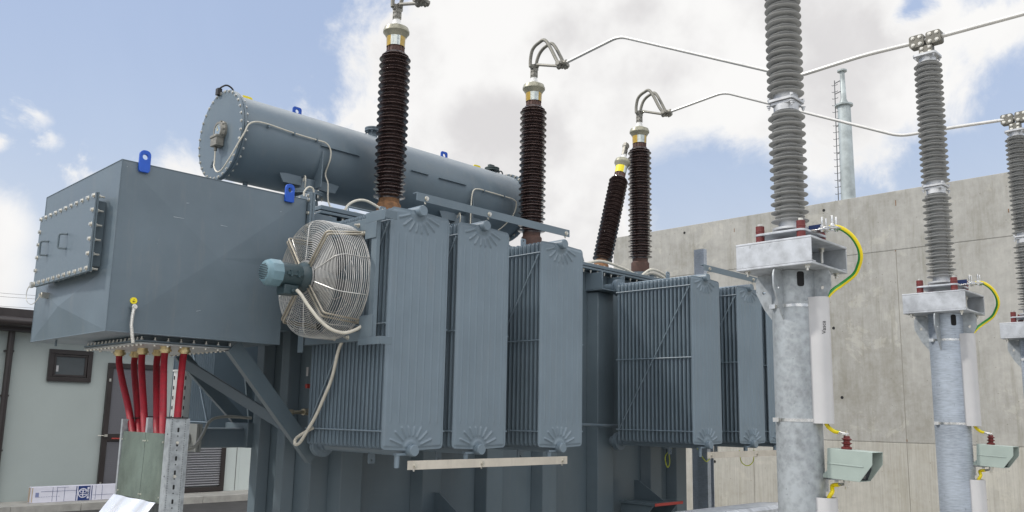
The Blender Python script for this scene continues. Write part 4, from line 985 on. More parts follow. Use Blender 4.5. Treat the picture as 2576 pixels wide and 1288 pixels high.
for k in range(6):
    w.mark(); a = 2*pi*k/6+.35; ca, sa = cos(a), sin(a); vs_ = []
    for i in range(7):
        R_ = 0.08+i*0.047
        for j in (-1, 1):
            t_ = a+j*(0.34-0.02*i); tw = 0.055*j*(1-i*0.09)
            for th_ in (0, 0.004): vs_.append((3.15+tw+th_, FC.y+R_*cos(t_), FC.z+R_*sin(t_)))
    fs = []
    for i in range(6):
        b_ = i*4; fs += [(b_, b_+4, b_+6, b_+2), (b_+1, b_+3, b_+7, b_+5), (b_, b_+1, b_+5, b_+4), (b_+2, b_+6, b_+7, b_+3)]
    fs += [(0,2,3,1), (24,25,27,26)]
    w.add(vs_, fs)
split('fan_blade', w, mat('blade_alu', (0.16, 0.165, 0.17), 0.5, 0.3), cage)
# motor
mx0, mx1 = 2.695, 2.997
w = MB(); w.cyl((mx0+0.09, FC.y, FC.z), (mx1-0.02, FC.y, FC.z), 0.070, n=40)
for k in range(44):
    a = 2*pi*k/44; p = lambda x_, R_: (x_, FC.y+R_*cos(a), FC.z+R_*sin(a)); tv = Vector((0, -sin(a), cos(a)))
    w.bar(p(mx0+0.085, 0.077), p(mx1-0.045, 0.077), 0.018, 0.0035, Vector((0, cos(a), sin(a))))
for yy_ in (-1,):
    w.box((mx0+0.13, FC.y-0.089, FC.z-0.010), (mx1-0.06, FC.y-0.06, FC.z+0.010))
    w.box((mx0+0.15, FC.y-0.094, FC.z-0.022), (mx0+0.166, FC.y-0.055, FC.z+0.022)); w.box((mx0+0.205, FC.y-0.094, FC.z-0.022), (mx0+0.221, FC.y-0.055, FC.z+0.022))
motor = obj('motor', w, MOTORD, TR, at=(mx0, FC.y, FC.z), smooth=30)
w = MB(); w.lathe([(mx1-0.05, .082), (mx1-0.035, .092), (mx1-0.012, .104), (mx1, .104)], (0, FC.y, FC.z), X, 40)
for k in range(16): a = 2*pi*k/16; w.m = 1 if k % 2 else 0; w.bolt((mx1-0.012, FC.y+.094*cos(a), FC.z+.094*sin(a)), (-1,0,0), 0.006, 0.008, washer=False)
obj('motor_flange', w, [MOTORD, STEEL], motor)
w = MB(); w.lathe([(0, .056), (0.004, .068), (0.024, .086), (0.035, .090), (0.105, .091), (0.105, .084)], (mx0, FC.y, FC.z), X, 10)
w2 = obj('motor_cowl', w, MOTORL, motor, smooth=28)
w = MB()
for i in range(-5, 6):
    for j in range(-5, 6):
        yy_, zz_ = i*0.0115+(j % 2)*0.0057, j*0.0115
        if yy_*yy_+zz_*zz_ < 0.054**2: w.cyl((mx0-0.0015, FC.y+yy_, FC.z+zz_), (mx0+0.002, FC.y+yy_, FC.z+zz_), 0.0042, n=6)
obj('grille', w, RUB, w2)
w = MB(); w.box((mx0+0.13, FC.y-0.055, FC.z-0.135), (mx0+0.235, FC.y+0.05, FC.z-0.07)); w.cyl((mx0+0.19, FC.y-0.055, FC.z-0.11), (mx0+0.19, FC.y-0.075, FC.z-0.11), 0.015, n=12); obj('terminal_box', w, MOTORD, motor, bevel=0.006)
# fan cable
w = MB()
pts = [Vector((2.89, 4.885, 2.385)), Vector((2.90, 4.85, 2.355)), Vector((2.93, 4.80, 2.28)), Vector((2.98, 4.74, 2.19)), Vector((3.05, 4.70, 2.13)), Vector((3.14, 4.68, 2.115)), Vector((3.22, 4.66, 2.145)), Vector((3.27, 4.66, 2.18))]
w.tube(pts, 0.0115, 10, smooth=7)
pts = [Vector(p) for p in ((3.29, 4.82, 2.15), (3.30, 4.92, 2.10), (3.30, 4.983, 2.027), (3.30, 5.047, 1.837), (3.30, 5.133, 1.701), (3.30, 5.221, 1.578), (3.30, 5.327, 1.465), (3.30, 5.415, 1.382), (3.295, 5.465, 1.372), (3.30, 5.465, 1.41), (3.31, 5.39, 1.45), (3.33, 5.30, 1.49))]
w.tube(pts, 0.0115, 10, smooth=7)
obj('motor_cable', w, CREAM, motor)
# fan frame on the radiator side
w = MB(); w.box((3.25, 4.53, 2.06), (3.28, 4.588, 2.935))
w.box((3.243, 4.44, 2.04), (3.2485, 4.68, 2.09)); w.box((3.243, 4.53, 2.0905), (3.2485, 4.675, 2.235)); w.box((3.243, 4.44, 2.86), (3.2485, 4.655, 2.93)); w.box((3.243, 4.53, 2.75), (3.2485, 4.655, 2.8595))
w.box((3.26, 4.66, 2.82), (3.266, 5.42, 2.90)); w.box((3.26, 4.66, 2.072), (3.266, 5.42, 2.132)); w.box((3.266, 4.66, 2.072), (3.30, 5.42, 2.078)); w.box((3.266, 4.66, 2.894), (3.30, 5.42, 2.90))
w.box((3.245, 5.36, 2.02), (3.251, 5.43, 2.9)); w.box((3.243, 4.434, 2.04), (3.34, 4.4395, 2.09)); w.box((3.243, 4.434, 2.87), (3.34, 4.4395, 2.925))
ff = obj('fan_frame', w, PAINT, TR, bevel=0.0015)
w = MB()
for y, z in ((4.76, 2.865), (4.82, 2.10), (4.98, 2.10)): w.bolt((3.26, y, z), (-1,0,0), 0.013, 0.014, 0.02)
split('bolt', w, STEEL, ff)

# thin earth wires hanging under the right-hand radiators
w = MB()
w.mark(); w.tube([(7.31, 5.0, 1.31), (7.205, 5.0, 1.244), (7.20, 5.0, 1.18), (7.235, 5.0, 1.125), (7.27, 5.0, 1.17), (7.26, 5.0, 1.26)], 0.005, 6, smooth=8)
w.mark(); w.tube([(7.15, 4.6, 1.33), (7.23, 4.6, 1.25), (7.31, 4.6, 1.20), (7.38, 4.6, 1.24), (7.41, 4.6, 1.29)], 0.005, 6, smooth=8)
w.mark(); w.tube([(7.93, 4.6, 1.30), (7.936, 4.6, 1.249), (7.971, 4.6, 1.175), (8.081, 4.6, 1.14), (8.19, 4.6, 1.171), (8.225, 4.6, 1.25), (8.225, 4.6, 1.30)], 0.005, 6, smooth=8)
split('earth_wire', w, mat('dull_yellow_green', (0.38, 0.42, 0.03), 0.5), TR)

# ---- perforated white cylinder beside the far radiators
cy = thing('perforated_cylinder', 'white perforated metal cylinder standing behind the red cables', 'cover', (3.25, 7.3, 0))
w = MB(); w.cyl((3.25, 7.3, 1.47), (3.25, 7.3, 1.93), 0.075, n=32); w.cyl((3.25, 7.3, 1.925), (3.25, 7.3, 1.94), 0.085, n=32); obj('shell', w, mat('white_sheet', (0.62, 0.62, 0.60), 0.4, 0.3, var=0.06), cy)
w = MB()
for a in (185, 265):
    for k in range(5):
        p = Vector((3.25+.0755*cos(radians(a)), 7.3+.0755*sin(radians(a)), 1.53+k*0.085)); w.box(p-Vector((.004, .004, .015)), p+Vector((.004, .004, .015)))
stuffed(obj('slots', w, DARK, cy))
w = MB(); w.cyl((3.25, 7.3, 0), (3.25, 7.3, 1.47), 0.03, n=16); w.cyl((3.25, 7.3, 0), (3.25, 7.3, 0.02), 0.12, n=20); obj('stand', w, GALV, cy)
#@@CABLES
# ================================================================ red power cables and the cable duct
labs = ['leftmost red power cable under the grey cable box, bending inwards', 'darker red power cable partly hidden behind the leftmost one',
        'red power cable in front, second from the left in the front row', 'darker red power cable in the back row, between the two middle front cables',
        'straight red power cable in front, third from the left in the front row', 'red power cable at the right of the bundle, leaning left into the duct']
ends = [(2.295, 5.86), (2.335, 5.85), (2.30, 5.67), (2.335, 5.56), (2.30, 5.39), (2.335, 5.27)]
for i, (x, y) in enumerate(GL):
    ex, ey = ends[i]; w = MB()
    w.tube([(x, y, 1.99), (x+(ex-x)*.08, y+(ey-y)*.05, 1.92), (x+(ex-x)*.36, y+(ey-y)*.33, 1.78), (x+(ex-x)*.72, y+(ey-y)*.70, 1.62), (ex, ey, 1.46), (ex-(x-ex)*.1, ey-(y-ey)*.15, 1.36), (ex, ey-.01, 1.08)], 0.0225, 18, smooth=8)
    tag(obj('power_cable', w, RED, at=(x, y, 1.9)), labs[i], 'cable', 'red power cables under the cable box')
du = thing('cable_duct', 'galvanised sheet steel cable duct with perforated uprights that takes the red cables', 'cable duct', (2.25, 5.55, 0))
DXF = 2.25
for ya, yb in ((5.535, 5.90), (5.235, 5.531)):
    w = MB(); n = 10; vs_ = []; zt_a, zt_b = 1.452, 1.452
    for i in range(n+1):
        for j in range(n*2+1):
            y = ya+(yb-ya)*i/n; z = 1.035+(1.452-1.035)*j/(2*n)
            vs_.append((DXF+0.006*sin(pi*i/n)*sin(pi*j/(2*n)*0.9)+0.003*sin(y*14+z*9), y, z))
    m2 = 2*n+1
    w.add(vs_, [(i*m2+j, (i+1)*m2+j, (i+1)*m2+j+1, i*m2+j+1) for i in range(n) for j in range(2*n)])
    w.add([(v[0]+0.002, v[1], v[2]) for v in vs_], [(i*m2+j, (i+1)*m2+j, (i+1)*m2+j+1, i*m2+j+1) for i in range(n) for j in range(2*n)])
    fp_ = obj('front_sheet', w, SHEET, du, smooth=80)
    w = MB()
    for y in (ya+0.012, yb-0.012):
        for z in (1.40, 1.07): w.bolt((DXF-0.001, y, z), (-1,0,0), 0.006, 0.006, washer=False)
    split('screw', w, STEEL, fp_)
    # lower flared sheet
    w = MB(); vs_ = []
    for i in range(9):
        for j in range(7):
            t = j/6; y = ya+(yb-ya)*i/8; vs_.append((DXF-0.012-0.20*t-0.03*sin(pi*t)-0.008*sin(i*0.8), y+0.03*(1-t), 1.04-0.36*t))
    w.add(vs_, [(i*7+j, (i+1)*7+j, (i+1)*7+j+1, i*7+j+1) for i in range(8) for j in range(6)])
    w.add([(v[0]+0.002, v[1], v[2]) for v in vs_], [(i*7+j, (i+1)*7+j, (i+1)*7+j+1, i*7+j+1) for i in range(8) for j in range(6)])
    obj('apron_sheet', w, MILL, du, smooth=80)
def upright(x0, x1, y0, y1, zt_, slots=True):
    w = MB(); w.m = 0; w.box((x0, y0, 0), (x1, y0+0.003, zt_)); w.box((x0, y0+0.003, 0), (x0+0.003, y1, zt_)); w.box((x1-0.003, y0+0.003, 0), (x1, y1, zt_)); w.box((x0+.003, y1-0.003, 0), (x0+0.018, y1, zt_))
    if slots:
        w.m = 1; xm = (x0+x1)/2
        for k in range(int(zt_/0.085)):
            z = zt_-0.06-k*0.085
            w.prism(rrect(xm-0.006, z-0.022, xm+0.006, z+0.006, 0.005, 3), lambda a, b: (a, y0-0.0012, b), (0, 0.0008, 0)); w.cyl((xm, y0-0.0012, z-0.045), (xm, y0, z-0.045), 0.004, n=8)
        for k in range(int(zt_/0.014)): w.box((x1-0.010, y0-0.001, zt_-0.01-k*0.014), (x1-0.007, y0, zt_-0.004-k*0.014)); w.box((x0+0.008, y0-0.001, zt_-0.01-k*0.014), (x0+0.011, y0, zt_-0.004-k*0.014))
        for z in (1.45, 1.2, .9): w.cyl((x0-0.001, y0+0.03, z), (x0, y0+0.03, z), 0.005, n=8)
        w.m = 2
        for z in (1.40, 1.20, 0.98, 0.8): w.bolt((xm, y0-0.001, z), (0,-1,0), 0.007, 0.006)
    o = obj('upright', w, [GALV, DARK, STEEL], du); return o
upright(2.245, 2.345, 5.155, 5.225, 1.545); upright(2.255, 2.285, 5.52, 5.548, 1.545, False); upright(2.245, 2.30, 5.905, 5.93, 1.53, False)
upright(2.365, 2.385, 5.20, 5.24, 1.545, False); upright(2.365, 2.385, 5.90, 5.93, 1.545, False)
w = MB(); w.box((2.375, 5.24, 1.30), (2.378, 5.9, 1.53)); w.box((2.30, 5.925, 0.0), (2.365, 5.93, 1.48)); w.box((2.375, 5.24, 0), (2.377, 5.9, 1.30)); obj('back_sheet', w, GALV, du)
w = MB(); w.box((2.24, 5.15, 1.546), (2.35, 5.23, 1.552)); w.box((2.36, 5.23, 1.546), (2.385, 5.93, 1.552)); w.box((2.30, 5.90, 1.535), (2.36, 5.935, 1.541)); obj('rubber_edge', w, RUB, du)
w = MB()
for y in (5.62, 5.40): 
    for z in (1.50,): w.bolt((2.374, y, z), (-1,0,0), 0.007, 0.006)
split('screw', w, STEEL, du)
#@@POLES
# ================================================================ arrester poles
PC = Vector((4.287, 2.140, 0)); SP = 2.362
def pole_set():
    x, y = PC.x, PC.y
    pl = thing('support_pole', 'x', 'support pole', (x, y, 0))
    w = MB(); w.cyl((x+.006, y-.006, 0), (x+.006, y-.006, 2.395), 0.119, n=64); shaft = obj('shaft', w, GALV, pl)
    w = MB(); w.prism(rrect(-.018, 2.305, .018, 2.385, .012, 4), lambda a, b: (x+.006-0.088+a*0.72, y-.006-0.082-a*0.72-0.0, b), (0.01, 0.01, 0)); obj('slot', w, DARK, shaft)
    # head: plates and two channel webs, open on the sides
    hx, hy = 0.212, 0.215
    w = MB(); w.box((x-hx, y-hy, 2.397), (x+hx, y+hy, 2.409)); w.box((x-hx, y-hy, 2.409), (x-hx+0.008, y+hy, 2.532)); w.box((x+hx-0.008, y-hy, 2.409), (x+hx, y+hy, 2.532))
    w.box((x-hx-0.001, y-hy-0.001, 2.532), (x+hx+0.001, y+hy+0.001, 2.544)); w.box((x-hx+0.008, y-hy, 2.409), (x-hx+0.05, y+hy, 2.417)); w.box((x+hx-0.05, y-hy, 2.409), (x+hx-0.008, y+hy, 2.417))
    hd = obj('head_box', w, GALVL, pl, bevel=0.0025)
    w = MB()
    for sx in (-1, 1):
        for sy in (-1, 1):
            w.bolt((x+sx*.17, y+sy*.17, 2.397), (0,0,-1), 0.014, 0.014, 0.014); w.cyl((x+sx*.11, y+sy*.12, 2.45), (x+sx*.11, y+sy*.12, 2.532), 0.008, n=8); w.bolt((x+sx*.11, y+sy*.12, 2.532), (0,0,-1), 0.015, 0.02)
    split('bolt', w, STEEL, hd)
    for a in (0, 90, 180, 270):
        ca, sa = cos(radians(a)), sin(radians(a)); w = MB()
        w.plate_hole([(0.110, 2.13), (0.132, 2.13), (0.215, 2.30), (0.215, 2.397), (0.110, 2.397)], (0.168, 2.30), 0.010, lambda p, q: (x+ca*p+sa*.004, y+sa*p-ca*.004, q), (-sa*.008, ca*.008, 0))
        obj('gusset', w, GALV, hd)
    for z in (2.205, 1.607, 0.8):
        w = MB(); w.lathe([(z-.008, .1193), (z-.008, .1215), (z+.008, .1215), (z+.008, .1193)], (x+.006, y-.006, 0), Z, 64, cap=False); w.box((x-.110, y+.05, z-.011), (x-.085, y+.082, z+.011))
        obj('band', w, STAIN, pl)
    # arrester
    ar = thing('surge_arrester', 'x', 'surge arrester', (x, y, 2.6))
    w = MB(); ARP = sheds
    def agroup(z0, z1, n): sheds2(w, (x, y, 0), z0, z1, n, 0.050, 0.1, 0.080)
    agroup(2.672, 3.315, 13); lo_ = obj('lower_insulator', w, SILI, ar, smooth=50)
    w = MB(); agroup(3.405, 4.37, 21); obj('upper_insulator', w, SILI, ar, smooth=50)
    SIL = mat('silver_casting', (0.50, 0.51, 0.52), 0.45, 0.5, var=0.12, vscale_=20)
    w = MB(); w.cyl((x, y, 3.31), (x, y, 3.345), 0.068, n=36); w.prism(rrect(-.082, -.082, .082, .082, .02), lambda a, b: (x+a*.8+b*.0, y+b*.8, 3.345), (0,0,0.014)); w.prism(rrect(-.09, -.09, .09, .09, .02), lambda a, b: (x+a*.85, y+b*.85, 3.362), (0,0,0.014)); w.cyl((x, y, 3.376), (x, y, 3.412), 0.066, n=36)
    for sx in (-1, 1):
        for sy in (-1, 1): w.bolt((x+sx*.068, y+sy*.068, 3.345), (0,0,-1), 0.010, 0.014, 0.01); w.cyl((x+sx*.068, y+sy*.068, 3.376), (x+sx*.068, y+sy*.068, 3.39), 0.010, n=6)
    obj('middle_flange', w, SIL, ar)
    w = MB(); w.cyl((x, y, 2.635), (x, y, 2.68), 0.062, n=36); w.cyl((x, y, 2.628), (x, y, 2.64), 0.095, n=36); obj('foot', w, SIL, ar)
    w = MB(); w.prism(rrect(-.145, -.145, .145, .145, .03), lambda a, b: (x+a, y+b, 2.592), (0,0,0.012)); bp = obj('base_plate', w, GALVL, ar, bevel=0.002)
    w = MB()
    for sx in (-1, 1):
        for sy in (-1, 1):
            px_, py_ = x+sx*.118, y+sy*.118; w.mark()
            for za, zb in ((2.5445, 2.592), (2.604, 2.648)):
                w.m = 0; w.lathe([(za, .023), (zb, .023)], (px_, py_, 0), Z, 24)
                w.lathe([(za+.3*(zb-za), 0.0235), (za+.36*(zb-za), .025), (za+.42*(zb-za), .0235)], (px_, py_, 0), Z, 24, cap=False)
            w.m = 1; w.cyl((px_, py_, 2.648), (px_, py_, 2.662), 0.014, n=6)
    split('insulating_bush', w, [REDI, STEEL], ar)
    w = MB(); w.box((x+.03, y-.16, 2.606), (x+.036, y-.09, 2.65)); obj('blue_tag', w, mat('tag_blue', (0.01, 0.03, 0.12), 0.5), ar)
    w = MB(); w.box((x-.06, y-.29, 2.598), (x+.02, y-.12, 2.604)); w.box((x-.055, y-.275, 2.607), (x+.015, y-.185, 2.612))
    for dx in (-.045, .002):
        for dy in (-.255, -.20): w.bolt((x+dx, y+dy, 2.612), (0,0,1), 0.010, 0.012, 0.045); w.bolt((x+dx, y+dy, 2.598), (0,0,-1), 0.010, 0.010)
    obj('earth_terminal', w, STAIN, ar, bevel=0.001)
    w = MB(); w.prism(rrect(-.085, -.085, .085, .085, .025), lambda a, b: (x+a, y+b, 4.405), (0,0,0.016)); w.cyl((x, y, 4.365), (x, y, 4.405), 0.062, n=32)
    for sx in (-1, 1):
        for sy in (-1, 1): w.bolt((x+sx*.065, y+sy*.065, 4.405), (0,0,-1), 0.009, 0.014, 0.008)
    obj('top_flange', w, SIL, ar)
    # clamp on top
    w = MB(); w.m = 0; w.prism(rrect(-.05, 4.422, .05, 4.50, .012), lambda a, b: (x-.03, y+a, b), (.05, 0, 0))
    w.box((x-.02, y-.04, 4.421), (x+.03, y+.04, 4.44))
    for dy in (-.062, .062): w.prism(rrect(-.055, 4.50, .055, 4.60, .018), lambda a, b: (x-.036, y+dy+a, b), (.072, 0, 0))
    w.m = 1
    for dy in (-.088, -.036, .036, .088):
        for dz in (4.522, 4.580): w.bolt((x-.0365, y+dy, dz), (-1,0,0), 0.0115, 0.008)
    for dy in (-.028, .028):
        for dz in (4.442, 4.480): w.bolt((x-.0305, y+dy, dz), (-1,0,0), 0.0105, 0.008)
    w.m = 2
    obj('clamp', w, [DCLAMP, STEEL], ar, bevel=0.002)
    # plastic cable covers: half round, on the -Y side of the pole
    gc = []
    def cover(z0, z1, name, cx_=None):
        o_ = thing(name, 'x', 'cable cover', (x-.005, y-.150, z0))
        w = MB(); prof = [( .0, .0)]
        n = 14; outer = []; inner = []
        ca_, sa_ = cos(radians(-5)), sin(radians(-5))
        rp = lambda a, b: (a*ca_-b*sa_, a*sa_+b*ca_)
        outer.append(rp(-.049, .040)); inner.append(rp(-.046, .040))
        for k in range(n-1):
            a = radians(180+180*k/(n-2)); outer.append(rp(0.049*cos(a), 0.049*sin(a))); inner.append(rp(0.046*cos(a), 0.046*sin(a)))
        outer.append(rp(.049, .040)); inner.append(rp(.046, .040))
        poly = outer+inner[::-1]; N = len(poly)
        cx0, cy0 = x-.005, y-.150
        rot = lambda a, b: (cx0+a*cos(.25)-b*sin(.25)*-1*0, cy0+b)
        vs0 = [(cx0+p[0]*1.0, cy0+p[1], z0) for p in poly]; vs1 = [(p[0], p[1], z1) for p in vs0]
        fs = []
        for k in range(N): fs.append((k, (k+1) % N, N+(k+1) % N, N+k))
        for k in range(n): fs.append((k, N-1-k, N-2-k, k+1)); fs.append((N+k, N+k+1, 2*N-2-k, 2*N-1-k))
        w.add(vs0+vs1, fs); obj('shell', w, PVC, o_, at=(cx0, cy0, z0)); return o_
    c1 = cover(1.592, 2.248, 'cable_cover'); c2 = cover(0.05, 1.222, 'cable_cover')
    # green and yellow earth cable
    ec = thing('earth_cable', 'x', 'earth cable', (x-.05, y-.15, 2.2))
    def striped(pts, r, name, sm=10, half=0.5, ph=0.0):
        P = catmull([Vector(p) for p in pts], sm); w = MB(); n = 16
        w.loft(P, [r]*len(P), n)
        # colour by position round the cable
        nf = len(P)-1
        for i in range(nf):
            for k in range(n): w.mi[i*n+k] = 1 if ((k+ph*n) % n) < n*half else 0
        return obj(name, w, [YG_Y, YG_G], ec, at=P[0])
    return pl, ar, c1, c2, ec, striped
def sheds2(w, o, z0, z1, n, rc, r1, r2, nn=40):
    p = (z1-z0)/n; prof = [(z0-0.01, rc)]
    for i in range(n):
        for q, rr in ((0.0, r1), (0.5, r2)):
            z = z0+p*(i+q)
            prof += [(z+p*.10, rc), (z+p*.165, rr-.004), (z+p*.18, rr), (z+p*.205, rr), (z+p*.22, rr-.004), (z+p*.31, rc+.006), (z+p*.36, rc)]
    prof.append((z1+0.01, rc)); w.lathe(prof, o, Z, nn)
pl, ar, c1, c2, ec, striped = pole_set()
x, y = PC.x, PC.y
# loop from the earth terminal back to the cover; it swings out towards the right
striped([(x-.045, y-.24, 2.606), (x-.009, y-.278, 2.606), (x+.038, y-.315, 2.570), (x+.078, y-.335, 2.515), (x+.106, y-.333, 2.462), (x+.131, y-.308, 2.415), (x+.140, y-.278, 2.374), (x+.122, y-.216, 2.325), (x+.075, y-.190, 2.290), (x+.040, y-.168, 2.245), (x+.020, y-.155, 2.17)], 0.0125, 'upper_loop', 8, 0.5, 0.88)
# surge counter enclosure
def counter():
    o_ = thing('surge_counter', 'x', 'surge counter', (x-.07, y-.30, 1.4))
    M0 = Matrix.Translation((x+.060, y-.155, 1.393)) @ Matrix.Rotation(radians(-3), 4, 'Z') @ Matrix.Rotation(radians(3), 4, 'X')
    wx = 0.058; w = MB()
    # side profile in (-Y, z): a hooded box cut back at the lower front
    prof = [(0, -.075), (0, .076), (.235, .076), (.235, .014), (.172, -.075)]
    side = lambda a, b: (-wx, -a, b)
    for sx in (-wx, wx-.003): w.prism(prof, lambda a, b: (sx, -a, b), (.003, 0, 0))
    w.box((-wx+.003, -.235, .073), (wx-.003, 0, .076)); w.box((-wx+.003, -.172, -.075), (wx-.003, 0, -.072)); w.box((-wx+.003, -.003, -.072), (wx-.003, 0, .073))
    w.box((-wx-.003, -.190, -.003), (-wx, 0.0, .004)); w.prism([(-.045, -.075), (0, -.035), (0, -.075)], lambda a, b: (-wx+.004, -a, b), (2*wx-.008, 0, 0))
    bxo = obj('enclosure', w, GREENB, o_, M=M0, bevel=0.0015)
    w = MB(); w.prism([(.150, -.071), (.158, -.071), (.178, -.02), (.178, .070), (.150, .070)], lambda a, b: (-wx+.0035, -a, b), (2*wx-.007, 0, 0)); obj('display', w, mat('dark_glass', (0.012, 0.012, 0.02), 0.15, spec=0.7), bxo, M=M0.copy())
    w = MB(); sheds_prof = [(0.077, .026), (0.087, .026), (0.091, .016), (0.099, .016), (0.105, .026), (0.108, .026), (0.112, .016), (0.120, .016), (0.126, .025), (0.129, .025), (0.133, .016), (0.143, .015)]
    w.lathe(sheds_prof, (0, -.075, 0), Z, 28); obj('terminal_insulator', w, REDI, o_, M=M0.copy(), smooth=40)
    w = MB(); w.cyl((0, -.075, .143), (0, -.075, .151), 0.010, n=12); w.cyl((0, -.075, .151), (0, -.075, .169), 0.006, n=8)
    w.mark(); w.cyl((0, -.075, -.09), (0, -.075, -.075), 0.016, n=12); w.cyl((0, -.075, -.11), (0, -.075, -.09), 0.012, n=6); w.cyl((0, -.075, -.122), (0, -.075, -.11), 0.006, n=8)
    split('stud', w, STEEL, o_, M=M0.copy())
    w = MB(); w.box((x+.03, y-.20, 1.308), (x+.085, y-.105, 1.314)); w.box((x+.03, y-.118, 1.245), (x+.085, y-.110, 1.308)); w.bolt((x+.055, y-.175, 1.308), (0,0,-1), 0.009, 0.01); obj('bracket', w, GALVL, o_, bevel=0.001)
    text('siteco', 0.016, M0 @ Matrix.Translation((0.0, -.1615, -.045)) @ Matrix.Rotation(radians(67), 4, 'X'), mat('cyan_print', (0.02, 0.10, 0.20), 0.5), bxo) if False else None
    return o_, M0
co, M0 = counter()
tp = M0 @ Vector((0, -.075, .148)); bt = M0 @ Vector((0, -.075, -.10))
striped([(x+.005, y-.150, 1.63), (x+.012, y-.155, 1.585), (x+.030, y-.180, 1.556), (tp.x+.01, tp.y+.045, tp.z+.012)], 0.0105, 'upper_tail', 8, 0.25, 0.3)
striped([(bt.x+.0, bt.y+.04, bt.z-.004), (bt.x+.002, bt.y+.075, bt.z-.012), (x+.020, y-.165, 1.25), (x+.006, y-.150, 1.215), (x+.005, y-.150, 1.16)], 0.0105, 'lower_tail', 8, 0.25, 0.3)
w = MB(); w.tube([(tp.x, tp.y+.05, tp.z+.012), (tp.x, tp.y+.02, tp.z+.004), (tp.x, tp.y-.01, tp.z+.002)], 0.008, 8); w.mark(); w.tube([(bt.x, bt.y+.045, bt.z-.004), (bt.x, bt.y-.005, bt.z+.002)], 0.008, 8); split('cable_lug', w, STAIN, ec)
index_kids()
names = ['first', 'second', 'third']
PL = ['thick mottled galvanised pole, nearest and largest, standing in front of the last radiator', 'smooth bluish galvanised pole in the middle of the row of three', 'galvanised pole cut by the right edge of the view']
AL = ['tall grey ribbed surge arrester on the nearest pole, its top out of view', 'grey ribbed surge arrester on the middle pole, topped by a busbar clamp', 'grey ribbed surge arrester at the right edge of the view']
C1 = ['long white plastic half round cable cover on the upper part of the nearest pole', 'white plastic cable cover on the upper part of the middle pole', 'white plastic cable cover on the upper part of the pole at the right edge']
C2 = ['short visible end of white cable cover below the surge counter of the nearest pole', 'white cable cover below the surge counter of the middle pole', 'white cable cover low on the pole at the right edge']
EL = ['green and yellow earth cable looping from the nearest arrester into its cover', 'green and yellow earth cable looping from the middle arrester', 'green and yellow earth cable of the arrester at the right edge']
CL = ['sage green hooded surge counter box with red insulator on the nearest pole', 'sage green hooded surge counter box on the middle pole', 'sage green hooded surge counter box on the pole at the right edge']
grp = [(pl, PL, 'steel poles carrying the surge arresters'), (ar, AL, 'surge arresters on steel poles'), (c1, C1, 'upper cable covers on the poles'), (c2, C2, 'lower cable covers on the poles'), (ec, EL, 'green and yellow earth cables'), (co, CL, 'surge counters on the poles')]
for o, L, gname in grp:
    for i in (1, 2):
        c = copy_tree(o, Vector((SP*i, 0, 0))); c['label'] = L[i]; c['group'] = gname
        if o is pl:
            for ch in c.children:
                if ch.name.startswith('shaft'):
                    ch.data = ch.data.copy(); ch.data.materials[0] = GALVB
    o['label'] = L[0]; o['group'] = gname
# handwritten mark on the first cover
text('Vasca', 0.030, Matrix(((0, -.70711, -.70711, x-.005-.0352), (0, .70711, -.70711, y-.150-.0352), (1, 0, 0, 2.085), (0, 0, 0, 1))), INK, c1, 'handwritten_mark')
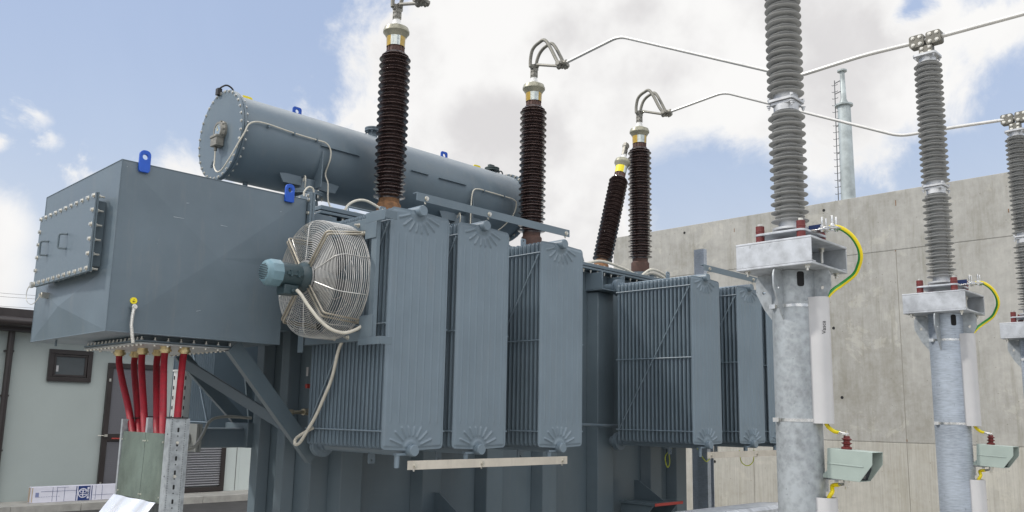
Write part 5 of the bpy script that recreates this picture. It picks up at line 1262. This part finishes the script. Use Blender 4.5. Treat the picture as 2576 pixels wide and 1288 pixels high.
#@@BUSBARS
# ================================================================ busbars and flexible connectors
def busbar(i, ptsb, lab):
    b = thing('busbar', lab, 'busbar', ptsb[0], 'round aluminium busbars')
    w = MB(); w.tube(fillet(ptsb, 0.10, 6), 0.0165, 16); obj('tube', w, ALUP, b, smooth=40)
    x, y, z = tops[i]; e = Vector(ptsb[0]); dd = (Vector(ptsb[1])-e).normalized()
    # clamp on the bushing terminal
    w = MB(); w.cyl((x, y, z-0.03), (x, y, z+0.05), 0.03, n=20)
    w.prism(rrect(-.032, z+.0, .032, z+.14, .012), lambda a, c: (x+a, y-.028, c), (0, .056, 0)); w.prism(rrect(-.05, z+.12, .05, z+.165, .015), lambda a, c: (x-.01, y+a, c), (.04, 0, 0)); w.box((x-.045, y-.02, z+.10), (x+.05, y+.02, z+.15))
    for dz in (.03, .075):
        for s_ in (-1, 1): w.bolt((x+s_*.016, y-.028, z+dz), (0,-1,0), 0.010, 0.006)
        for s_ in (-1, 1): w.bolt((x-.032, y+s_*.014, z+dz), (-1,0,0), 0.009, 0.006)
    obj('bushing_clamp', w, ALU, b, bevel=0.003)
    # clamp on the tube end
    w = MB(); w.cyl(e-dd*0.02, e+dd*0.11, 0.034, n=16); c = e+dd*0.045
    w.bar(c-X*0.075, c+X*0.075, 0.075, 0.030, Z); w.cyl(c-X*0.08, c-X*0.03, 0.026, n=14); w.cyl(c+X*0.03, c+X*0.08, 0.026, n=14); w.bar(c-Z*.035, c+Z*.03, .06, .06, X)
    for s_ in (-1, 1): w.bolt(c+X*0.045*s_-Z*.02, (0,0,-1), .012, .02); w.bolt(c+X*.02*s_-Y*.03, (0,-1,0), .011, .012)
    obj('tube_clamp', w, ALU, b, bevel=0.003)
    # guide rod and the two braided loops
    w = MB(); w.cyl((x, y-.02, z+.155), e, 0.016, n=12); obj('guide_rod', w, ALU, b)
    for s_ in (-1, 1):
        w = MB(); xs_ = x+s_*0.05; top = 0.19
        p = [(xs_, y+.01, z+.12), (xs_, y+.01, z+.21), (xs_+s_*.01, y-.03, z+.31), (xs_+s_*.01, y-.12, z+.36), (xs_+s_*.01, (y+e.y)/2-.03, z+.35), (xs_+s_*.01, e.y+.02, e.z+.08), tuple(e+dd*.03+X*.055*s_)]
        w.tube(p, 0.019, 12, smooth=8); obj('braided_loop', w, BRAID, b)
    return b
P3 = PC.x+2*SP; P2 = PC.x+SP
zb = 4.55
x1, x2, x3 = 4.50, 6.45, 8.50
busbar(1, [(6.45, 5.80, 5.335), (6.44, 4.98, 5.415), (6.60, 3.20, 4.53), (P2-0.05, 2.6, 4.55), (P2-0.0, 2.135, 4.551), (P2+0.10, -1.0, 4.56)], 'upper aluminium busbar from the middle brown bushing to the middle pole')
busbar(2, [(8.43, 5.83, 5.34), (8.47, 5.0, 5.42), (8.80, 3.15, 4.545), (P3-0.1, 2.6, 4.553), (P3, 2.135, 4.551), (P3+.10, -1, 4.56)], 'lower aluminium busbar from the farthest brown bushing to the pole at the right edge')
busbar(0, [(4.52, 5.82, 5.34), (4.50, 5.0, 5.43), (4.33, 3.2, 4.54), (PC.x, 2.5, 4.551), (PC.x, 2.135, 4.551), (PC.x, 1.4, 4.56)], 'aluminium busbar end on the nearest brown bushing, leaving through the top of the view')
